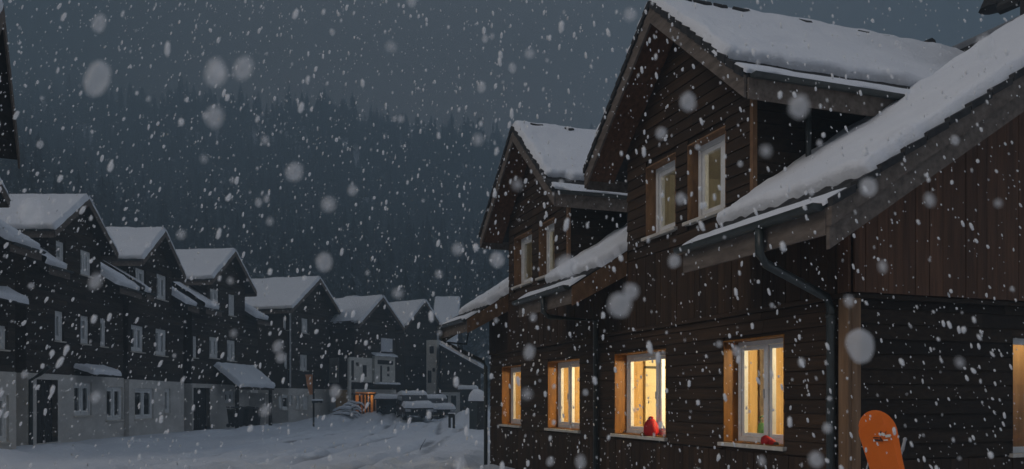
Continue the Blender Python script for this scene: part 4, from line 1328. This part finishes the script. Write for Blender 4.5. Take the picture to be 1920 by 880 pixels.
# bins in the porch
bin0 = None
def wheelie(loc, rz, label):
    r_ = empty("wheeled_bin", loc, rz)
    tag(r_, label, "bin", "bins by the lean-to porch")
    b = MB()
    b.prism([(-0.27, -0.27, 0.08), (0.27, -0.27, 0.08), (0.27, 0.27, 0.08), (-0.27, 0.27, 0.08)], (0, 0, 0.02))
    n = len(b.v)
    lo = [(-0.26, -0.26, 0.09), (0.26, -0.26, 0.09), (0.26, 0.26, 0.09), (-0.26, 0.26, 0.09)]
    hi = [(-0.32, -0.34, 0.98), (0.32, -0.34, 0.98), (0.32, 0.34, 0.98), (-0.32, 0.34, 0.98)]
    for i in range(4):
        j = (i + 1) % 4
        b.quad(lo[i], lo[j], hi[j], hi[i])
    b.build("body", 'bare', r_)
    MB().prism([(-0.35, -0.37, 0.98), (-0.35, 0.36, 1.04), (-0.35, 0.36, 1.10), (-0.35, -0.37, 1.02)], (0.70, 0, 0)).build("lid", 'bare', r_)
    for sg in (-1, 1):
        MB().tube([(sg * 0.2, 0.30, 0.1), (sg * 0.28, 0.30, 0.1)], 0.1, 10).build("wheel", 'rubber', r_)
    return r_
for i, (px, Y, lab) in enumerate(((442, 44.0, "dark wheeled bin standing outside the lean-to porch, farthest from its post"), (459, 44.6, "dark wheeled bin in the middle before the lean-to porch"), (476, 45.2, "dark wheeled bin nearest the porch post"))):
    wheelie(at(px, Y, 0.15), R(80 + i * 7), lab)
# snow laden little spruce lying against the pale wall of the end house
sb = empty("snowy_branches", at(648, 54.5, 0.15))
tag(sb, "heap of drooping branches laden with snow left of the warm lit entrance", "branches")
br, bsn = MB(), MB()
rb = random.Random(5)
for i in range(17):
    z = 0.15 + 1.1 * (i / 17)
    x0 = 0.25 + 0.35 * (i / 17); ln = rb.uniform(0.9, 1.6) * (1.15 - 0.5 * i / 17)
    sgn = -1 if i % 3 else 0.55
    yb = rb.uniform(-0.5, 0.5)
    p = [(x0 + sgn * ln * t, yb, z + 0.16 * math.sin(t * 2.2) - 0.28 * t * t) for t in (0, 0.33, 0.66, 1)]
    br.tube(p, 0.05, 5, 0.015)
    bsn.tube([(q[0], q[1], q[2] + 0.07) for q in p], 0.10, 7, 0.05)
br.build("branch", 'bark', sb)
bsn.build("branch_snow", 'snow', sb, smooth=True)

# ---- things on the window sills of the near house
def on_house(s, o_, z):
    return C + dvec * s + Vector((-0.941, -0.338, 0)) * o_ + Vector((0, 0, z))
lt = empty("red_bag", on_house(4.42, -0.06, 1.024), RZ)
tag(lt, "crumpled red bag standing on the snowy sill of the brightest lit window", "bag")
bm1 = MB()
prof = [(0.06, 0.0), (0.125, 0.015), (0.15, 0.07), (0.145, 0.15), (0.12, 0.21), (0.075, 0.26), (0.045, 0.285), (0.055, 0.305), (0.02, 0.315)]
bm1.lathe(prof, (0, 0, 0), 22, 1.0, 0.7)
bm1.v = [(x * (1 + 0.16 * fbm(x * 14, y * 14, z * 9)), y * (1 + 0.16 * fbm(x * 14 + 4, y * 14, z * 9)), z) for x, y, z in bm1.v]
bm1.build("bag_cloth", 'red', lt, smooth=True)
MB().tube([(-0.05, 0, 0.275), (0.0, 0.045, 0.28), (0.05, 0, 0.282)], 0.012, 6).build("tie", 'decal_d', lt)
MB().lathe([(0.03, 0), (0.045, 0.015), (0.03, 0.05), (0.008, 0.06)], (0.10, 0.10, 0.001), 10).build("tassel", 'reveal', lt)
rg = empty("red_glove", on_house(1.42, -0.05, 1.034), RZ)
tag(rg, "small red glove lying on the snowy sill of the window nearest the downpipe", "glove")
gm_ = MB()
gm_.lathe([(0.03, 0), (0.085, 0.012), (0.10, 0.05), (0.075, 0.095), (0.02, 0.11)], (0.06, 0, 0), 16, 1.0, 0.6)
gm_.lathe([(0.02, 0), (0.05, 0.01), (0.06, 0.04), (0.04, 0.07), (0.01, 0.078)], (-0.07, 0.01, 0), 14, 1.1, 0.7)
gm_.v = [(x * (1 + 0.2 * fbm(x * 20, y * 20, z * 20)), y, z * (1 + 0.2 * fbm(x * 18, y * 18, z * 9 + 3))) for x, y, z in gm_.v]
gm_.build("palm", 'red', rg, smooth=True)
MB().lathe([(0.045, 0), (0.055, 0.01), (0.05, 0.045), (0.02, 0.05)], (-0.12, 0.0, 0.0), 12, 0.8, 0.7).build("cuff", 'decal_d', rg, smooth=True)
wc = empty("watering_can", on_house(2.16, -0.52, 1.12), RZ)
tag(wc, "green watering can behind the glass of the window nearest the corner", "watering can")
MB().lathe([(0.09, 0), (0.095, 0.02), (0.085, 0.15), (0.06, 0.17)], (0, 0, 0), 16).build("body", 'green', wc, smooth=True)
MB().tube([(0.06, 0, 0.16), (0.10, 0, 0.24), (0.0, 0, 0.27), (-0.08, 0, 0.22), (-0.09, 0, 0.1)], 0.012, 7).build("handle", 'green', wc, smooth=True)
MB().tube([(-0.07, 0, 0.05), (-0.17, 0, 0.14), (-0.22, 0, 0.2)], 0.02, 8, 0.014).build("spout", 'green', wc, smooth=True)
MB().box(-0.35, 0.35, -0.12, 0.12, -0.05, -0.002).build("inner_sill", 'pine', h1).location = tuple(Vector((1.75, -0.48, 1.12)))

# ---- snowboard standing in the snow by the corner, with two ski poles
SB_Y = 7.4
sbd = empty("snowboard", at(1672, SB_Y, 0.0))
tag(sbd, "orange snowboard planted upright in the snow before the corner post", "snowboard")
def board_outline(Ls, wn, ww, n=14):
    pts = []
    for i in range(n + 1):                    # nose
        a = math.pi * i / n
        pts.append((wn / 2 * math.cos(a), Ls - wn * 0.62 + wn * 0.62 * math.sin(a)))
    zz_ = [0.85, 0.7, 0.5, 0.3, 0.18]
    left = [(-(wn / 2 - (wn - ww) / 2 * math.sin(math.pi * min(1, max(0, (q - 0.126) / 0.748)))), Ls * q) for q in zz_]
    pts += left
    for i in range(n + 1):
        a = math.pi + math.pi * i / n
        pts.append((wn / 2 * math.cos(a), wn * 0.62 + wn * 0.62 * math.sin(a)))
    pts += [(-p[0], p[1]) for p in reversed(left)]
    return pts
ol = board_outline(1.56, 0.318, 0.262)
bd_ = MB()
th = 0.012
n = len(ol)
def bend(z):                                  # nose and tail curl away
    c_ = 0.0
    if z > 1.33: c_ += 0.30 * (z - 1.33) ** 1.6
    if z < 0.22: c_ += 0.30 * (0.22 - z) ** 1.6
    return c_
front = [(p[0], -th / 2 + bend(p[1]), p[1]) for p in ol]
back = [(p[0], th / 2 + bend(p[1]), p[1]) for p in ol]
bd_.v = front + back
bd_.f = [tuple(range(n)), tuple(range(2 * n - 1, n - 1, -1))] + [(i, i + n, (i + 1) % n + n, (i + 1) % n) for i in range(n)]
bo_ = bd_.build("deck", 'orange', sbd)
ed = MB()
ed.tube([(p[0], bend(p[1]), p[1]) for p in ol] + [(ol[0][0], bend(ol[0][1]), ol[0][1])], 0.0065, 6, caps=False)
ed.build("edge", 'orange', sbd, smooth=True)
# emblem: two dark slanted bars, a pale petal and a pale block, laid on the deck
y_ = -th / 2 - 0.0015
em = MB()
def flat(mb, pts):
    mb.prism([(a * 1.15 + 0.035, y_ + bend(b), b) for a, b in pts], (0, 0.001, 0))
ez = 1.315
flat(em, [(-0.075, ez + 0.012), (-0.035, ez + 0.002), (-0.038, ez - 0.006), (-0.078, ez + 0.003)])
flat(em, [(-0.078, ez - 0.004), (-0.028, ez - 0.022), (-0.030, ez - 0.038), (-0.082, ez - 0.018)])
flat(em, [(-0.034, ez + 0.004), (-0.022, ez + 0.0), (-0.010, ez - 0.040), (-0.024, ez - 0.040)])
flat(em, [(-0.030, ez + 0.028), (-0.012, ez + 0.055), (-0.004, ez + 0.048), (-0.022, ez + 0.020)])
flat(em, [(0.022, ez + 0.038), (0.032, ez + 0.046), (0.020, ez + 0.022), (0.012, ez + 0.018)])
em.build("emblem", 'decal_d', bo_)
em2 = MB()
flat(em2, [(-0.018, ez + 0.022), (-0.004, ez + 0.040), (0.012, ez + 0.026), (0.014, ez + 0.006), (0.0, ez + 0.002)])
flat(em2, [(0.014, ez + 0.012), (0.052, ez + 0.010), (0.058, ez - 0.002), (0.046, ez - 0.014), (0.012, ez - 0.012)])
flat(em2, [(-0.006, ez - 0.026), (0.022, ez - 0.030), (0.026, ez - 0.044), (-0.008, ez - 0.036)])
em2.build("emblem", 'decal_l', bo_)
sbd.rotation_euler = (R(-7), R(-11.5), R(-8))
sbd.location = at(1718, SB_Y - 0.15, -0.015)
for i, (px, Y, tilt, top, lab) in enumerate(((1640, 7.9, 16, 1.19, "dark gripped ski pole between the corner post and the orange snowboard"), (1703, 7.9, 15, 1.27, "pale gripped ski pole on the window side of the orange snowboard"))):
    sp = empty("ski_pole", at(px, Y, -0.1))
    tag(sp, lab, "ski pole", "ski poles behind the snowboard")
    MB().tube([(0, 0, 0), (0, 0, top)], 0.008, 8).build("shaft", 'alu', sp)
    MB().lathe([(0.012, 0), (0.017, 0.02), (0.014, 0.10), (0.019, 0.125), (0.008, 0.14)], (0, 0, top - 0.02), 10).build("grip", 'alu' if i else 'rubber', sp, smooth=True)
    MB().tube([(0.015, 0, top + 0.10), (0.05, 0.01, top + 0.02), (0.035, 0.01, top - 0.10), (0.0, 0.0, top - 0.02)], 0.005, 5).build("strap", 'rubber', sp)
    sp.rotation_euler = (R(-4), R(tilt), 0)
    sp.location = at(px, Y, -0.1) - Vector((math.tan(R(tilt)) * top, 0, 0))
# weed stalks poking out of the snow
for i, (px, Y, lab) in enumerate(((785, 25.5, "dry stalk poking from the snow in mid street, near the bottom edge"), (735, 40, "dark stalk in the snow left of the bollard"))):
    st = MB()
    p0 = at(px, Y, -0.05)
    st.tube([p0, p0 + Vector((0.08, 0, 0.22)), p0 + Vector((0.22, 0, 0.46))], 0.014, 5, 0.006)
    tag(st.build("dry_stalk", 'bare', None), lab, "stalk", "stalks in the street snow")

# ================================================================== FALLING SNOW
ICO_V, ICO_F = [], []
def ico():
    t = (1 + 5 ** 0.5) / 2
    v = [(-1, t, 0), (1, t, 0), (-1, -t, 0), (1, -t, 0), (0, -1, t), (0, 1, t), (0, -1, -t), (0, 1, -t), (t, 0, -1), (t, 0, 1), (-t, 0, -1), (-t, 0, 1)]
    v = [tuple(Vector(p).normalized()) for p in v]
    f = [(0, 11, 5), (0, 5, 1), (0, 1, 7), (0, 7, 10), (0, 10, 11), (1, 5, 9), (5, 11, 4), (11, 10, 2), (10, 7, 6), (7, 1, 8), (3, 9, 4), (3, 4, 2), (3, 2, 6), (3, 6, 8), (3, 8, 9), (4, 9, 5), (2, 4, 11), (6, 2, 10), (8, 6, 7), (9, 8, 1)]
    return v, f
ICO_V, ICO_F = ico()
def sub(v, f):
    v = list(v); cache = {}; nf = []
    def mid(a, b):
        k_ = (min(a, b), max(a, b))
        if k_ not in cache:
            v.append(tuple(((Vector(v[a]) + Vector(v[b])) / 2).normalized())); cache[k_] = len(v) - 1
        return cache[k_]
    for a, b, c in f:
        x, y, z = mid(a, b), mid(b, c), mid(c, a)
        nf += [(a, x, z), (b, y, x), (c, z, y), (x, y, z)]
    return v, nf
ICO2_V, ICO2_F = sub(*sub(ICO_V, ICO_F))

def flake(mb, p, r, stretch, axis_, big, rn):
    """a clump of crystals, lengthened along its fall"""
    ax = Vector(axis_).normalized()
    V_, F_ = (ICO2_V, ICO2_F) if big else (ICO_V, ICO_F)
    n = len(mb.v)
    sd_ = rn.random() * 50
    for q in V_:
        q = Vector(q)
        k_ = 1 + 0.16 * noise.noise(q * 1.6 + Vector((sd_, 0, 0)))
        al = ax * q.dot(ax)
        mb.v.append(tuple(Vector(p) + ((q - al) + al * stretch) * r * k_))
    mb.f += [tuple(n + i for i in f) for f in F_]
rn = random.Random(11)
def fall_axis(x, y):
    a = (960 - x) / 960 * 0.55                # the gust turns across the street
    return Vector((a * 0.9 + 0.05 + rn.uniform(-0.25, 0.25), rn.uniform(-0.3, 0.3), 1.0))
def inside_near(p):
    q = p - C
    s_, o_ = q.dot(dvec), q.dot(Vector((-0.941, -0.338, 0)))
    return (-0.9 < s_ < 13.3 and o_ < 1.1 and p.z > 3.0) or (0 < s_ < 12.4 and o_ < 0.05)
small = MB()
cnt = 0
while cnt < 14500:
    Y = 2.0 + 15.0 * rn.random() ** 0.75
    px, py = rn.uniform(-350, 2270), rn.uniform(-150, 1050)
    p = Vector(((px - 960) / F * Y, Y, CH + (HOR - py) * Y / F))
    if p.z < 0.1 or inside_near(p): continue
    r_ = rn.choice((0.002, 0.0024, 0.0028, 0.0028, 0.0033, 0.004, 0.005, 0.0065, 0.0105)) * (0.6 + 0.055 * Y)
    flake(small, p, r_, rn.uniform(1.3, 3.0), fall_axis(px, py), False, rn)
    cnt += 1
tag(small.build("falling_snow", 'flake', None, smooth=True), "small snowflakes falling through the whole street", None, None, 'stuff')
big = MB()
BIG = [(183, 147, 46, 1.7), (405, 136, 40, 1.5), (186, 44, 24, 1.6), (552, 323, 34, 1.2), (616, 383, 26, 1.2), (733, 88, 18, 1.0), (993, 101, 18, 1.0), (1182, 28, 24, 1.0), (1290, 191, 32, 1.25), (1240, 250, 22, 1.1), (1162, 572, 50, 1.05), (1183, 546, 30, 1.1), (1612, 648, 56, 1.3), (1628, 351, 34, 1.2), (608, 492, 34, 1.2), (1062, 500, 46, 1.0), (932, 487, 30, 1.1), (57, 398, 40, 1.5), (179, 528, 22, 1.6), (521, 650, 18, 1.5), (988, 739, 20, 1.1), (1530, 862, 30, 1.1), (862, 870, 26, 1.1), (1436, 283, 20, 1.2), (1277, 373, 22, 1.1), (1264, 490, 26, 1.1), (746, 550, 20, 1.0), (456, 128, 34, 1.5), (402, 220, 32, 1.4), (661, 357, 18, 1.2), (497, 263, 14, 1.3), (340, 440, 16, 1.2), (1846, 90, 34, 1.6), (1498, 200, 40, 1.2), (970, 346, 20, 1.0), (858, 467, 22, 1.1), (497, 770, 18, 1.5), (1655, 500, 16, 1.6), (896, 262, 20, 1.1), (1800, 680, 14, 1.7)]
for (x, y, dpx, st) in BIG:
    Y = rn.uniform(0.75, 1.3)
    p = Vector(((x - 960) / F * Y, Y, CH + (HOR - y) * Y / F))
    flake(big, p, dpx * 0.5 / F * Y * 0.85, st, fall_axis(x, y), True, rn)
for _ in range(130):
    Y = rn.uniform(0.9, 2.4)
    px, py = rn.uniform(-600, 2500), rn.uniform(-150, 1050)
    p = Vector(((px - 960) / F * Y, Y, CH + (HOR - py) * Y / F))
    flake(big, p, rn.uniform(0.003, 0.0075), rn.uniform(1.05, 1.6), fall_axis(px, py), True, rn)
tag(big.build("drifting_snow", 'flake_soft', None, smooth=True), "large loose snowflakes drifting close by, out of focus", None, None, 'stuff')

# ================================================================== HAZE: snow-filled air
hz = MB().box(-330, 230, -4, 470, -3.0, 205)
m_, t_, b_ = new_mat("snowfall_air")
t_.nodes.remove(b_)
pv = t_.nodes.new("ShaderNodeVolumePrincipled")
pv.inputs["Color"].default_value = (0.36, 0.455, 0.51, 1)
pv.inputs["Density"].default_value = 0.0046
pv.inputs["Anisotropy"].default_value = 0.36
t_.links.new(pv.outputs[0], t_.nodes["Material Output"].inputs["Volume"])
try:
    m_.cycles.homogeneous_volume = True
except Exception:
    pass
tag(hz.build("haze", m_, None), "snow filled air hiding the hillside", None, None, 'stuff')
